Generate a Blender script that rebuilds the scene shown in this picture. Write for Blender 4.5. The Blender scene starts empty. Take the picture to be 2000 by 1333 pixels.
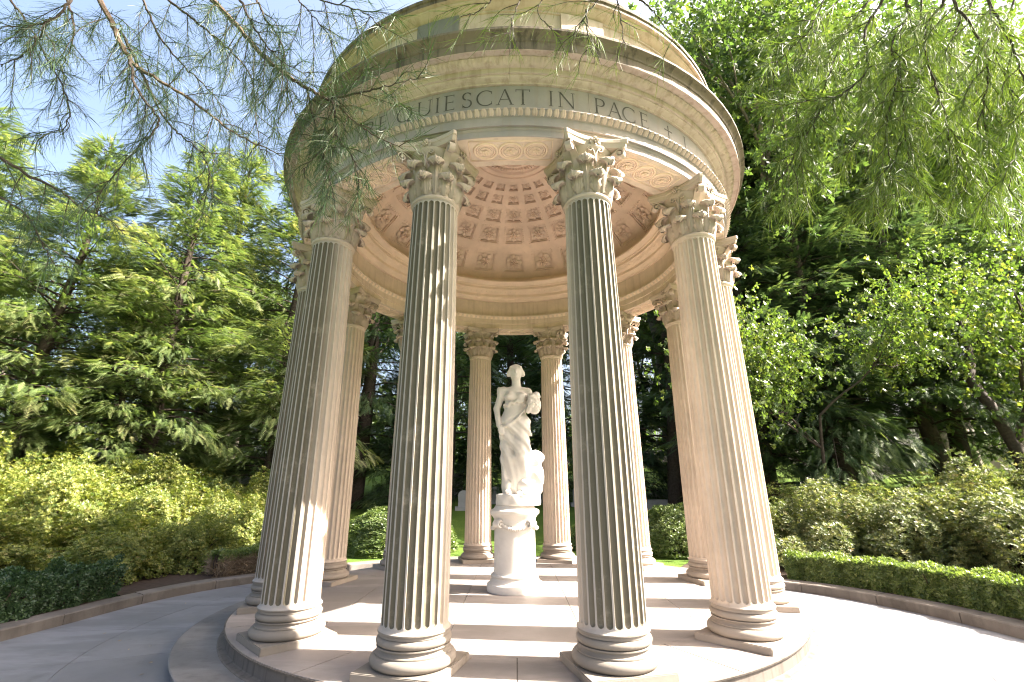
import bpy, bmesh, math, random
import numpy as np
from mathutils import Vector, Matrix

R = math.radians
scene = bpy.context.scene
COL = scene.collection

# ------------------------------------------------------------------ camera
CAM = np.array([-0.002, -7.087, 1.320])
CR = np.array([0.99995738, 0.00733852, -0.00560201])
CU = np.array([0.00754947, -0.30067943, 0.95369538])
CF = np.array([-0.0053143, 0.95369703, 0.30072202])
FPX = 920.0
cd = bpy.data.cameras.new('camera'); cam = bpy.data.objects.new('camera', cd); COL.objects.link(cam)
cd.sensor_width = 36.0; cd.lens = FPX / 2000 * 36.0; cd.clip_start = 0.05; cd.clip_end = 3000
M = Matrix.Identity(4)
for i in range(3):
    M[i][0] = CR[i]; M[i][1] = CU[i]; M[i][2] = -CF[i]; M[i][3] = CAM[i]
cam.matrix_world = M
scene.camera = cam

def at(px, py, Y):
    """point of the place seen at a photograph pixel, at world depth Y"""
    d = CR * (px - 1000) / FPX - CU * (py - 666.5) / FPX + CF
    return CAM + d * ((Y - CAM[1]) / d[1])

# ------------------------------------------------------------------ light
SUN_EL = R(43.5); SUN_H = np.array([0.9936, -0.1132])      # horizontal direction towards the sun
w = bpy.data.worlds.new('World'); scene.world = w; w.use_nodes = True
nt = w.node_tree; bg = nt.nodes['Background']
sky = nt.nodes.new('ShaderNodeTexSky'); sky.sky_type = 'NISHITA'; sky.sun_disc = False
sky.sun_elevation = SUN_EL; sky.sun_rotation = math.atan2(SUN_H[0], SUN_H[1])
sky.air_density = 1.0; sky.dust_density = 9.0; sky.ozone_density = .8; sky.altitude = 50
nt.links.new(sky.outputs[0], bg.inputs[0]); bg.inputs[1].default_value = 0.085
sl = bpy.data.lights.new('sun', 'SUN'); sun = bpy.data.objects.new('sun', sl); COL.objects.link(sun)
sl.energy = 5.0; sl.angle = R(0.53); sl.color = (1.0, 0.915, 0.80)
sd = Vector((SUN_H[0] * math.cos(SUN_EL), SUN_H[1] * math.cos(SUN_EL), math.sin(SUN_EL)))
sun.rotation_euler = sd.to_track_quat('Z', 'Y').to_euler(); sun.location = (30, -5, 40)
vs = scene.view_settings
vs.view_transform = 'Standard'; vs.look = 'None'; vs.gamma = 1.0; vs.use_curve_mapping = False
vs.exposure = 2.9
scene.cycles.max_bounces = 6; scene.cycles.diffuse_bounces = 4; scene.cycles.transmission_bounces = 3
scene.cycles.use_adaptive_sampling = True; scene.cycles.adaptive_threshold = .008; scene.cycles.pixel_filter_type = 'BLACKMAN_HARRIS'; scene.cycles.filter_width = 1.15
scene.cycles.transparent_max_bounces = 4; scene.cycles.glossy_bounces = 2
scene.cycles.sample_clamp_indirect = 6.0
scene.cycles.use_denoising = True

# ------------------------------------------------------------------ helpers
rng = np.random.default_rng(7)
random.seed(7)

def tag(o, label=None, cat=None, group=None, kind=None):
    if label: o['label'] = label
    if cat: o['category'] = cat
    if group: o['group'] = group
    if kind: o['kind'] = kind
    return o

def link(name, me, mat=None, parent=None):
    o = bpy.data.objects.new(name, me); COL.objects.link(o)
    if mat is not None and me is not None and not me.materials: me.materials.append(mat)
    if parent is not None: o.parent = parent
    return o

def empty(name, loc=(0, 0, 0), parent=None):
    o = bpy.data.objects.new(name, None); COL.objects.link(o); o.location = loc
    o.empty_display_size = .2
    if parent is not None: o.parent = parent
    return o

def pyd(name, V, F, smooth=False):
    me = bpy.data.meshes.new(name); me.from_pydata([tuple(map(float, v)) for v in V], [], [tuple(map(int, f)) for f in F])
    if smooth: me.polygons.foreach_set('use_smooth', [True] * len(me.polygons))
    me.update(); return me

def npmesh(name, V, F, tone=None, smooth=False):
    """V (n,3), F (m,k) all faces with k corners"""
    V = np.asarray(V, np.float32); F = np.asarray(F, np.int32); k = F.shape[1]
    me = bpy.data.meshes.new(name)
    me.vertices.add(len(V)); me.vertices.foreach_set('co', V.ravel())
    me.loops.add(F.size); me.loops.foreach_set('vertex_index', F.ravel())
    me.polygons.add(len(F)); me.polygons.foreach_set('loop_start', np.arange(0, F.size, k, dtype=np.int32))
    me.polygons.foreach_set('loop_total', np.full(len(F), k, np.int32))
    if smooth: me.polygons.foreach_set('use_smooth', np.ones(len(F), bool))
    if tone is not None:
        a = me.attributes.new('tone', 'FLOAT', 'POINT'); a.data.foreach_set('value', np.asarray(tone, np.float32))
    me.update(calc_edges=True); return me

class MB:
    """collects pieces into one mesh"""
    def __init__(s): s.V = []; s.F = []; s.n = 0
    def add(s, V, F):
        V = np.asarray(V, float); s.V.append(V); s.F += [tuple(int(i) + s.n for i in f) for f in F]; s.n += len(V); return s
    def box(s, c, h, B=None):
        q = np.array([[x, y, z] for x in (-1, 1) for y in (-1, 1) for z in (-1, 1)], float) * np.array(h)
        if B is not None: q = q @ np.asarray(B).T
        return s.add(q + np.array(c), [(0, 1, 3, 2), (4, 6, 7, 5), (0, 4, 5, 1), (2, 3, 7, 6), (0, 2, 6, 4), (1, 5, 7, 3)])
    def mesh(s, name, smooth=False): return pyd(name, np.concatenate(s.V), s.F, smooth)

def lathe(prof, seg=64, a0=0., a1=2 * math.pi, closed_prof=False, cap=False):
    """prof list of (r,z). angle 0 = towards the camera (-y), positive to the right (+x)"""
    full = abs(a1 - a0 - 2 * math.pi) < 1e-6
    n = len(prof); m = seg if full else seg + 1
    V = []
    for j in range(m):
        a = a0 + (a1 - a0) * j / seg; s, c = math.sin(a), -math.cos(a)
        V += [(r * s, r * c, z) for r, z in prof]
    F = []
    for j in range(seg):
        j2 = (j + 1) % m
        for i in range(n if closed_prof else n - 1):
            i2 = (i + 1) % n
            F.append((j * n + i, j2 * n + i, j2 * n + i2, j * n + i2))
    if cap and not full:
        F.append(tuple(range(n - 1, -1, -1))); F.append(tuple((m - 1) * n + i for i in range(n)))
    return np.array(V), F

def tube(P, rad, sides=6, cap=True):
    P = np.asarray(P, float); n = len(P); rad = np.broadcast_to(np.asarray(rad, float), (n,))
    T = np.gradient(P, axis=0); T /= np.linalg.norm(T, axis=1)[:, None] + 1e-9
    up = np.array([0, 0, 1.]) if abs(T[0][2]) < .9 else np.array([1., 0, 0])
    V = []
    for i in range(n):
        a = np.cross(up, T[i]); a /= np.linalg.norm(a) + 1e-9; b = np.cross(T[i], a); up = b if abs(np.dot(b, up)) > .2 else up
        for k in range(sides):
            t = 2 * math.pi * k / sides; V.append(P[i] + rad[i] * (math.cos(t) * a + math.sin(t) * b))
    F = [(i * sides + k, i * sides + (k + 1) % sides, (i + 1) * sides + (k + 1) % sides, (i + 1) * sides + k) for i in range(n - 1) for k in range(sides)]
    if cap: F.append(tuple(range(sides - 1, -1, -1))); F.append(tuple((n - 1) * sides + k for k in range(sides)))
    return np.array(V), F

def catmull(P, n):
    P = np.asarray(P, float); Q = np.vstack([2 * P[0] - P[1], P, 2 * P[-1] - P[-2]]); out = []
    for i in range(len(P) - 1):
        p0, p1, p2, p3 = Q[i:i + 4]
        for t in np.linspace(0, 1, n, endpoint=False):
            out.append(.5 * ((2 * p1) + (-p0 + p2) * t + (2 * p0 - 5 * p1 + 4 * p2 - p3) * t * t + (-p0 + 3 * p1 - 3 * p2 + p3) * t ** 3))
    out.append(P[-1]); return np.array(out)

def rz(a):
    c, s = math.cos(a), math.sin(a); return np.array([[c, -s, 0], [s, c, 0], [0, 0, 1.]])

# ------------------------------------------------------------------ materials
def nodes(name):
    m = bpy.data.materials.new(name); m.use_nodes = True; n = m.node_tree
    return m, n, n.nodes['Principled BSDF']
def N(n, t, **kw):
    x = n.nodes.new(t)
    for k, v in kw.items(): setattr(x, k, v)
    return x
def ramp(n, stops):
    r = N(n, 'ShaderNodeValToRGB'); e = r.color_ramp.elements
    while len(e) < len(stops): e.new(.5)
    for i, (p, c) in enumerate(stops):
        e[i].position = p; e[i].color = (*c, 1) if len(c) == 3 else c
    return r
def mixc(n, fac, a, b, mode='MIX'):
    x = N(n, 'ShaderNodeMix', data_type='RGBA', blend_type=mode)
    for sock, v in ((0, fac), (6, a), (7, b)):
        if isinstance(v, (int, float)): x.inputs[sock].default_value = v
        elif isinstance(v, tuple): x.inputs[sock].default_value = (*v, 1)
        else: n.links.new(v, x.inputs[sock])
    return x.outputs[2]
def noise(n, scale, detail=4, vec=None, rough=.55):
    x = N(n, 'ShaderNodeTexNoise'); x.inputs['Scale'].default_value = scale; x.inputs['Detail'].default_value = detail
    x.inputs['Roughness'].default_value = rough
    if vec is not None: n.links.new(vec, x.inputs['Vector'])
    return x.outputs[0]
def mapr(n, v, a, b, c=0., d=1.):
    x = N(n, 'ShaderNodeMapRange', interpolation_type='SMOOTHSTEP'); n.links.new(v, x.inputs[0])
    for i, q in enumerate((a, b, c, d)): x.inputs[i + 1].default_value = q
    return x.outputs[0]
def mth(n, op, a, b=None):
    x = N(n, 'ShaderNodeMath', operation=op)
    for i, v in enumerate((a, b)):
        if v is None: continue
        if isinstance(v, (int, float)): x.inputs[i].default_value = v
        else: n.links.new(v, x.inputs[i])
    return x.outputs[0]

def stone(name, c, stain=(.20, .13, .075), stain_amt=.35, weather=0., lichen=0., rough=.75, bump=.15, streak=0., lich_col=(.085, .08, .05), grey=None, vary=0.):
    """pale stone: cloudy tone, brown stains, optional vertical streaks and lichen on the weather side of the ring"""
    m, n, b = nodes(name)
    geo = N(n, 'ShaderNodeNewGeometry'); pos = geo.outputs['Position']
    a = noise(n, 1.7, 5, pos); a2 = noise(n, 9, 6, pos)
    col = mixc(n, mapr(n, a, .3, .7), tuple(x * .90 for x in c), tuple(min(1, x * 1.08) for x in c))
    col = mixc(n, mapr(n, a2, .35, .75, 0, .35), col, tuple(x * .82 for x in c))
    s = noise(n, 3.1, 7, pos, .65)
    col = mixc(n, mapr(n, s, .56, .74, 0, stain_amt), col, stain)
    if grey is not None:                                   # soot and the dimmer sky light, both in the grey outside the ring
        sp = N(n, 'ShaderNodeSeparateXYZ'); n.links.new(pos, sp.inputs[0])
        r2 = mth(n, 'SQRT', mth(n, 'ADD', mth(n, 'MULTIPLY', sp.outputs[0], sp.outputs[0]), mth(n, 'MULTIPLY', sp.outputs[1], sp.outputs[1])))
        gm = mapr(n, noise(n, 2.2, 6, pos), .2, .75, .75, 1.0)
        col = mixc(n, mth(n, 'MULTIPLY', mapr(n, r2, 3.185, 3.199), gm), col, grey)
    if streak > 0:
        mp = N(n, 'ShaderNodeMapping'); mp.inputs['Scale'].default_value = (7, 7, .5); n.links.new(pos, mp.inputs[0])
        st = noise(n, 1.6, 5, mp.outputs[0], .6)
        col = mixc(n, mapr(n, st, .47, .68, 0, streak), col, stain)
    if lichen > 0:
        sep = N(n, 'ShaderNodeSeparateXYZ'); n.links.new(pos, sep.inputs[0])
        rr = mth(n, 'SQRT', mth(n, 'ADD', mth(n, 'MULTIPLY', sep.outputs[0], sep.outputs[0]), mth(n, 'MULTIPLY', sep.outputs[1], sep.outputs[1])))
        out = mapr(n, rr, 2.92, 3.16)
        ln = mapr(n, noise(n, 5.0, 9, pos, .7), -.05, .48)
        front = mth(n, 'MULTIPLY', mapr(n, sep.outputs[1], 1.2, -1.5), mapr(n, sep.outputs[0], 2.6, 1.1, .25, 1.0))
        k = mth(n, 'MULTIPLY', mth(n, 'MULTIPLY', out, ln), mth(n, 'MULTIPLY', front, lichen))
        col = mixc(n, k, col, lich_col)
    if vary > 0:                                           # each slab its own tone, broad water marks
        oi = N(n, 'ShaderNodeObjectInfo'); col = mixc(n, mth(n, 'MULTIPLY', oi.outputs['Random'], vary), col, tuple(x * .62 for x in c))
        mp2 = N(n, 'ShaderNodeMapping'); mp2.inputs['Scale'].default_value = (.5, 1.6, 1); mp2.inputs['Rotation'].default_value = (0, 0, .3); n.links.new(pos, mp2.inputs[0])
        wm = noise(n, 1.3, 7, mp2.outputs[0], .62)
        col = mixc(n, mapr(n, wm, .48, .66, 0, .55), col, tuple(min(1, x * 1.45) for x in c))
    n.links.new(col, b.inputs['Base Color'])
    b.inputs['Roughness'].default_value = rough
    b.inputs['Specular IOR Level'].default_value = .25
    bp = N(n, 'ShaderNodeBump'); bp.inputs['Strength'].default_value = bump; bp.inputs['Distance'].default_value = .01
    n.links.new(noise(n, 34, 6, pos), bp.inputs['Height']); n.links.new(bp.outputs[0], b.inputs['Normal'])
    return m

STONE_C = (.48, .385, .305)
m_stone = stone('stone', STONE_C, stain_amt=.22)
m_shaft = stone('column stone', (.56, .465, .385), streak=.28, stain=(.25, .18, .125), stain_amt=.2, lichen=.85, lich_col=(.255, .238, .222))  # grey weathering, with the sky-lit tone of the arrises put into its colour
m_flute = stone('flute stone', (.54, .45, .37), stain_amt=.15, lichen=.93, lich_col=(.075, .067, .043))  # lichen dirt, with the shade of the recess put into its colour
m_cap = stone('capital stone', (.47, .385, .32), stain_amt=.28, lichen=.35, stain=(.26, .19, .12), lich_col=(.24, .21, .165))
m_out = stone('outer stone', (.62, .50, .405), stain_amt=.15, streak=.22, stain=(.24, .17, .11), grey=(.215, .198, .195))
m_corn = stone('cornice stone', (.45, .36, .312), stain_amt=.4, streak=.4, stain=(.19, .13, .085))
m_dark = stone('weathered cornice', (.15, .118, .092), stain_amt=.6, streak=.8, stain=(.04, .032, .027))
m_dome = stone('dome stone', (.74, .575, .45), stain_amt=.12, bump=.08)
m_floor = stone('floor stone', (.255, .226, .212), vary=.25, stain_amt=.35, stain=(.16, .14, .125), rough=.6, bump=.12)
m_step = stone('step stone', (.155, .15, .15), vary=.3, stain_amt=.6, stain=(.07, .065, .06), rough=.7, streak=.3)
m_plaza = stone('plaza stone', (.175, .176, .188), vary=.45, stain_amt=.6, stain=(.105, .105, .112), rough=.65, bump=.12)
m_base = stone('base stone', (.33, .28, .235), stain_amt=.6, stain=(.13, .10, .065), lichen=.85, lich_col=(.145, .13, .112))
m_riser = stone('riser stone', (.115, .10, .088), stain_amt=.6, stain=(.04, .034, .028), streak=.6)
m_curb = stone('curb stone', (.145, .127, .113), vary=.35, stain_amt=.7, stain=(.05, .042, .034), streak=.3)
m_marble = stone('white marble', (.64, .60, .555), stain_amt=.35, stain=(.36, .27, .19), rough=.55, bump=.10)
m_grave = stone('grave stone', (.30, .295, .285), stain_amt=.5, stain=(.11, .10, .09))
def plain(name, c, rough=.8):
    m, n, b = nodes(name); geo = N(n, 'ShaderNodeNewGeometry')
    col = mixc(n, mapr(n, noise(n, 14, 5, geo.outputs['Position']), .3, .7), tuple(x * .7 for x in c), tuple(min(1, x * 1.25) for x in c))
    n.links.new(col, b.inputs['Base Color']); b.inputs['Roughness'].default_value = rough; b.inputs['Specular IOR Level'].default_value = .2
    return m
m_joint = plain('joint', (.05, .045, .04))
m_letter = plain('carved letter dirt', (.082, .074, .066))
m_bark = plain('bark', (.105, .075, .055)); m_barkd = plain('dark bark', (.055, .042, .034)); m_barkg = plain('grey bark', (.15, .13, .11))
m_soil = plain('mulch', (.045, .031, .024))
m_twig = plain('twig', (.055, .036, .028))

def leafmat(name, stops, trans=.35, rough=.5, tint=(1.25, 1.35, .55)):
    m, n, b = nodes(name)
    at_ = N(n, 'ShaderNodeAttribute', attribute_name='tone')
    rp = ramp(n, stops); n.links.new(at_.outputs['Fac'], rp.inputs[0])
    geo = N(n, 'ShaderNodeNewGeometry')
    col = mixc(n, mapr(n, noise(n, .9, 3, geo.outputs['Position']), .3, .7, 0, .45), rp.outputs[0], mixc(n, 1.0, rp.outputs[0], (.72, .85, .8), 'MULTIPLY'))
    n.links.new(col, b.inputs['Base Color']); b.inputs['Roughness'].default_value = rough; b.inputs['Specular IOR Level'].default_value = .5
    tr = N(n, 'ShaderNodeBsdfTranslucent'); n.links.new(mixc(n, 1.0, col, tint, 'MULTIPLY'), tr.inputs[0])
    mx = N(n, 'ShaderNodeMixShader'); mx.inputs[0].default_value = trans
    n.links.new(b.outputs[0], mx.inputs[1]); n.links.new(tr.outputs[0], mx.inputs[2])
    n.links.new(mx.outputs[0], n.nodes['Material Output'].inputs[0])
    return m
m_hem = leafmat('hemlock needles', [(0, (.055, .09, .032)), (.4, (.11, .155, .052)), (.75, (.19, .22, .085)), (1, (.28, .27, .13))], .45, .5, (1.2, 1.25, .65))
m_hemb = leafmat('shaded hemlock needles', [(0, (.04, .075, .04)), (.6, (.08, .125, .055)), (1, (.16, .20, .075))], .42, .5, (1.2, 1.25, .65))  # shaded copy of the hemlock needles, shade put into the colour
m_decid = leafmat('tall tree leaves', [(0, (.06, .105, .035)), (.6, (.10, .15, .042)), (1, (.16, .20, .055))], .45, .5, (1.2, 1.25, .6))
m_oak = leafmat('oak leaves', [(0, (.08, .13, .035)), (.6, (.13, .18, .045)), (.88, (.21, .23, .055)), (1, (.34, .24, .07))], .4, .4)
m_azal = leafmat('azalea leaves', [(0, (.07, .11, .025)), (.45, (.19, .215, .05)), (.85, (.31, .295, .085)), (1, (.35, .28, .13))], .42, .45)
m_azalp = leafmat('pale azalea leaves', [(0, (.07, .10, .035)), (.5, (.15, .17, .06)), (.85, (.25, .24, .10)), (1, (.32, .25, .15))], .33, .45)
m_box = leafmat('boxwood leaves', [(0, (.075, .115, .035)), (.5, (.135, .18, .055)), (1, (.24, .28, .10))], .33, .4)
m_boxd = leafmat('dark shaded yew leaves', [(0, (.025, .055, .022)), (.6, (.045, .085, .032)), (1, (.075, .12, .045))], .2, .45)  # dark yew green, with the shade on the hedge also put into it
m_dead = leafmat('dead hedge twigs', [(0, (.20, .14, .09)), (1, (.38, .28, .19))], .1, .8, (1, 1, 1))
m_cypl = leafmat('cypress threads', [(0, (.028, .06, .026)), (.6, (.048, .088, .03)), (1, (.10, .135, .036))], .2)  # shaded copy of the threads, shade put into the colour
m_cypr = leafmat('sunlit cypress threads', [(0, (.075, .12, .028)), (.6, (.12, .17, .035)), (1, (.20, .22, .055))], .45)  # sunlit copy of the threads, sunlight put into the colour

def lawnmat():
    m, n, b = nodes('lawn'); geo = N(n, 'ShaderNodeNewGeometry'); p = geo.outputs['Position']
    c = mixc(n, mapr(n, noise(n, .6, 4, p), .35, .65), (.075, .13, .022), (.115, .165, .03))
    c = mixc(n, mapr(n, noise(n, 40, 4, p), .35, .7, 0, .5), c, (.045, .09, .015))
    n.links.new(c, b.inputs['Base Color']); b.inputs['Roughness'].default_value = .9; b.inputs['Specular IOR Level'].default_value = .1
    bp = N(n, 'ShaderNodeBump'); bp.inputs['Strength'].default_value = .8; bp.inputs['Distance'].default_value = .04
    n.links.new(noise(n, 60, 4, p), bp.inputs['Height']); n.links.new(bp.outputs[0], b.inputs['Normal'])
    return m
m_lawn = lawnmat()

# ================================================================== SETTING
PLZ = -0.28
# curb line as a closed polar curve about (0,-2.5)
curb_pts = [(-5.77, -1.1), (-5.66, -.3), (-5.55, .84), (-5.24, 1.7), (-4.75, 2.3), (-4.0, 3.15), (-2.8, 4.0), (-1.2, 4.5), (.3, 4.5), (1.8, 3.9), (3.1, 2.75),
            (4.05, 1.8), (4.725, 1.155), (5.31, .03), (5.46, -.64), (5.51, -1.18), (5.5, -2.5), (5.4, -4.2), (5.0, -6.2), (4.2, -8.2), (2.6, -9.8), (0, -10.4),
            (-2.6, -9.8), (-4.3, -8.2), (-5.2, -6.2), (-5.6, -4.2), (-5.8, -2.5)]
_pc = np.array(curb_pts) - np.array([0, -2.5])
_pa = np.arctan2(_pc[:, 0], -_pc[:, 1]); _pr = np.hypot(_pc[:, 0], _pc[:, 1]); _o = np.argsort(_pa); _pa, _pr = _pa[_o], _pr[_o]
NA = 180
ANG = np.linspace(-math.pi, math.pi, NA, endpoint=False)
_fine = np.interp(ANG, _pa, _pr, period=2 * math.pi)
for _ in range(3): _fine = (np.roll(_fine, 1) + 2 * _fine + np.roll(_fine, -1)) / 4
def curb_r(a): return np.interp(a, ANG, _fine, period=2 * math.pi)
def curb_xy(a, off=0.):
    r = curb_r(a) + off; return np.stack([r * np.sin(a), -2.5 - r * np.cos(a)], -1)
def ground_z(x, y):
    x = np.asarray(x, float); y = np.asarray(y, float)
    dx, dy = x, y + 2.5; a = np.arctan2(dx, -dy); d = np.hypot(dx, dy) - curb_r(a)
    k = .135 + .035 * np.clip(-x / 12, 0, 1)
    k = k * np.clip((y + 9) / 8, 0, 1)
    q = np.clip(d - 1.5, 0, 200)
    rise = k * (np.sqrt(q * q + 4) - 2)
    rise = 4.2 * np.tanh(rise / 4.2)
    return -.17 + rise + .05 * np.sin(x * .7 + 1) * np.sin(y * .6) * np.clip(d / 6, 0, 1)
# plaza sheet
ring = curb_xy(ANG, .02)
me = pyd('plaza', np.vstack([np.c_[ring, np.full(NA, PLZ)], [[0, -2.5, PLZ]]]), [(i, (i + 1) % NA, NA) for i in range(NA)])
plaza = tag(link('plaza', me, m_joint), kind='structure')
def plaza_edge(th):
    """distance from the temple centre to the curb along a direction"""
    lo, hi = 3.0, 14.0
    for _ in range(30):
        m_ = (lo + hi) / 2; x, y = m_ * math.sin(th), -m_ * math.cos(th); a = math.atan2(x, -(y + 2.5))
        if math.hypot(x, y + 2.5) < float(curb_r(a)): lo = m_
        else: hi = m_
    return lo - .006
RINGS = [3.79, 4.72, 5.85, 7.1, 8.4, 9.7, 11.0]
for kk in range(24):
    t0, t1 = R(15 * kk + 7.5), R(15 * kk + 22.5); tq = np.linspace(t0, t1, 7); ed = [plaza_edge(t) for t in tq]
    for ra, rb in zip(RINGS[:-1], RINGS[1:]):
        if max(ed) < ra + .05: break
        if max(ed) < rb + .45: rb = 99.
        ins = [ra + .003 for _ in tq]; out = [min(rb - .003, e) for e in ed]
        sh = lambda t, r, sg: t + sg * .003 / r
        P1 = [(r_ * math.sin(sh(t, r_, 1 if i == 0 else (-1 if i == 6 else 0))), -r_ * math.cos(sh(t, r_, 1 if i == 0 else (-1 if i == 6 else 0)))) for i, (t, r_) in enumerate(zip(tq, ins))]
        P2 = [(max(r_, ra + .004) * math.sin(sh(t, r_, 1 if i == 0 else (-1 if i == 6 else 0))), -max(r_, ra + .004) * math.cos(sh(t, r_, 1 if i == 0 else (-1 if i == 6 else 0)))) for i, (t, r_) in enumerate(zip(tq, out))]
        zt = PLZ + .010 + random.uniform(0, .0015); n_ = 7
        V = [(x, y, zt) for x, y in P1] + [(x, y, zt) for x, y in P2] + [(x, y, PLZ) for x, y in P1] + [(x, y, PLZ) for x, y in P2]
        F = [(i, n_ + i, n_ + i + 1, i + 1)[::-1] for i in range(n_ - 1)]
        rim = list(range(n_)) + list(range(2 * n_ - 1, n_ - 1, -1))
        F += [(a, b_, b_ + 2 * n_, a + 2 * n_) for a, b_ in zip(rim, rim[1:] + rim[:1])]
        link('paving_slab', pyd('paving_slab', V, F), m_plaza, plaza)
        if rb > 50: break
# curb: inner face, bevelled top, outer face
prof = [(0, PLZ - .05), (0, PLZ + .12), (.012, PLZ + .135), (.27, PLZ + .14), (.285, PLZ + .13), (.285, PLZ - .05)]
bed = [(.012, PLZ - .04), (.012, PLZ + .10), (.27, PLZ + .10), (.27, PLZ - .04)]
V = np.concatenate([np.c_[curb_xy(ANG, o), np.full(NA, z)] for o, z in bed]); F = []
for k in range(len(bed) - 1):
    F += [(k * NA + i, k * NA + (i + 1) % NA, (k + 1) * NA + (i + 1) % NA, (k + 1) * NA + i) for i in range(NA)]
curb = tag(link('curb', pyd('curb', V, F), m_joint), kind='structure')
for q in range(36):                                          # stones about a metre long, butted with thin joints
    a_ = np.linspace(-math.pi + 2 * math.pi * q / 36 + .0007, -math.pi + 2 * math.pi * (q + 1) / 36 - .0007, 6); n_ = len(prof); dz = random.uniform(-.004, .004); do = random.uniform(-.004, .004)
    V = np.concatenate([np.c_[curb_xy(a_, o + do), np.full(6, z + (dz if z > PLZ else 0))] for o, z in prof])
    F = [(k * 6 + i, k * 6 + i + 1, (k + 1) * 6 + i + 1, (k + 1) * 6 + i) for k in range(n_ - 1) for i in range(5)] + [tuple(k * 6 for k in range(n_)), tuple(k * 6 + 5 for k in range(n_ - 1, -1, -1))]
    link('curb_stone', pyd('curb_stone', V, F), m_curb, curb)
# lawn: rings spreading from the curb to the horizon
offs = [.28, .6, 1, 1.5, 2, 2.6, 3.3, 4, 5, 6, 7.5, 9, 11, 13, 15, 18, 21, 25, 30, 36, 45, 60, 90, 150, 300, 800]
V = []
for o in offs:
    q = curb_xy(ANG, o); V.append(np.c_[q, ground_z(q[:, 0], q[:, 1])])
F = [(k * NA + i, k * NA + (i + 1) % NA, (k + 1) * NA + (i + 1) % NA, (k + 1) * NA + i) for k in range(len(offs) - 1) for i in range(NA)]
tag(link('lawn', pyd('lawn', np.concatenate(V), F, True), m_lawn), kind='structure')
# mulch bed under the shrubs, between the curb and the lawn
V = []; LEFTW = np.where(ANG < 0, 1.0, .6)
bo = [.27, .5, 1., 1.6, 2.4, 3.4, 4.6, 5.8]
for o in bo:
    q = curb_xy(ANG, .27 + (o - .27) * LEFTW + (.25 * np.sin(ANG * 9) if o > 3 else 0)); V.append(np.c_[q, ground_z(q[:, 0], q[:, 1]) + .015 + .012 * np.sin(ANG * 40 + o * 9)])
F = [(k * NA + i, k * NA + (i + 1) % NA, (k + 1) * NA + (i + 1) % NA, (k + 1) * NA + i) for k in range(len(bo) - 1) for i in range(NA)]
F = [f for f in F if abs(ANG[f[0] % NA]) > 1.2 and abs(ANG[f[0] % NA]) < 2.6]
tag(link('mulch_bed', pyd('mulch_bed', np.concatenate(V), F, True), m_soil), kind='structure')

# ================================================================== TEMPLE
temple = empty('temple')
tag(temple, 'round open pale stone temple with twelve fluted columns and coffered dome', 'temple')

# --- stylobate, step, floor
st = link('stylobate', pyd('stylobate', *lathe([(3.28, -.30), (3.44, -.30), (3.455, -.137), (3.445, -.128), (3.405, -.122), (3.392, -.116), (3.390, -.024), (3.408, -.020), (3.414, -.006), (3.405, -.004), (0.0, -.012)], 128), ), m_riser, temple)
link('step', pyd('step', *lathe([(3.3, -.33), (3.80, -.33), (3.80, -.165), (3.83, -.16), (3.835, -.145), (3.825, -.14), (3.3, -.14)], 128)), m_step, temple)
# floor slabs: a disc of straight strips inside a ring of wedge slabs
G = .004; RI = 2.61
def clipdisc(x0, x1, y0, y1, rad):
    P = []
    n = 14
    E = [((x0, y0), (x1, y0)), ((x1, y0), (x1, y1)), ((x1, y1), (x0, y1)), ((x0, y1), (x0, y0))]
    pts = []
    for (ax, ay), (bx, by) in E:
        for t in np.linspace(0, 1, 40, endpoint=False): pts.append((ax + (bx - ax) * t, ay + (by - ay) * t))
    out = []
    ins = [math.hypot(*q) <= rad for q in pts]
    if not any(ins): return None
    for q, i in zip(pts, ins):
        if i: out.append(q)
        else:
            h = math.hypot(*q); c = (q[0] * rad / h, q[1] * rad / h)
            c = (min(max(c[0], x0), x1), min(max(c[1], y0), y1))
            if math.hypot(*c) <= rad * 1.0001: out.append(c)
    res = []
    for q in out:
        if not res or math.hypot(q[0] - res[-1][0], q[1] - res[-1][1]) > .012: res.append(q)
    return res if len(res) > 3 else None
def slab(poly, z0, z1):
    n = len(poly); V = [(x, y, z1) for x, y in poly] + [(x, y, z0) for x, y in poly]
    F = [tuple(range(n))] + [(i, n + i, n + (i + 1) % n, (i + 1) % n) for i in range(n)]
    return V, F
xs = [-2.7, -1.99, -.65, .63, 1.88, 2.7]; ys = {0: [-2.7, 0, 2.7], 1: [-2.7, -1.2, .62, 2.7], 2: [-2.7, -1.55, .15, 1.75, 2.7], 3: [-2.7, -1.2, .62, 2.7], 4: [-2.7, 0, 2.7]}
for i in range(5):
    for j in range(len(ys[i]) - 1):
        q = clipdisc(xs[i] + G, xs[i + 1] - G, ys[i][j] + G, ys[i][j + 1] - G, RI - G)
        if q: link('floor_slab', pyd('floor_slab', *slab(q, -.011, random.uniform(-.001, .0))), m_floor, st)
for k in range(12):
    a0 = R(k * 30 + .1); a1 = R(k * 30 + 29.9); n = 10
    q = [(RI * math.sin(a), -RI * math.cos(a)) for a in np.linspace(a0, a1, n)] + [(3.40 * math.sin(a), -3.40 * math.cos(a)) for a in np.linspace(a1, a0, n)]
    link('floor_slab', pyd('floor_slab', *slab(q, -.011, random.uniform(-.001, 0.))), m_floor, st)
for k, (x, y) in enumerate([(1.42, -1.32), (-1.45, -1.32), (1.42, 1.4), (-1.45, 1.4)]):
    V, F = lathe([(0, .004), (.035, .004), (.04, -.004)], 16); o = link('floor_plug', pyd('floor_plug', V, F), m_step, st); o.location = (x, y, 0)

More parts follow.
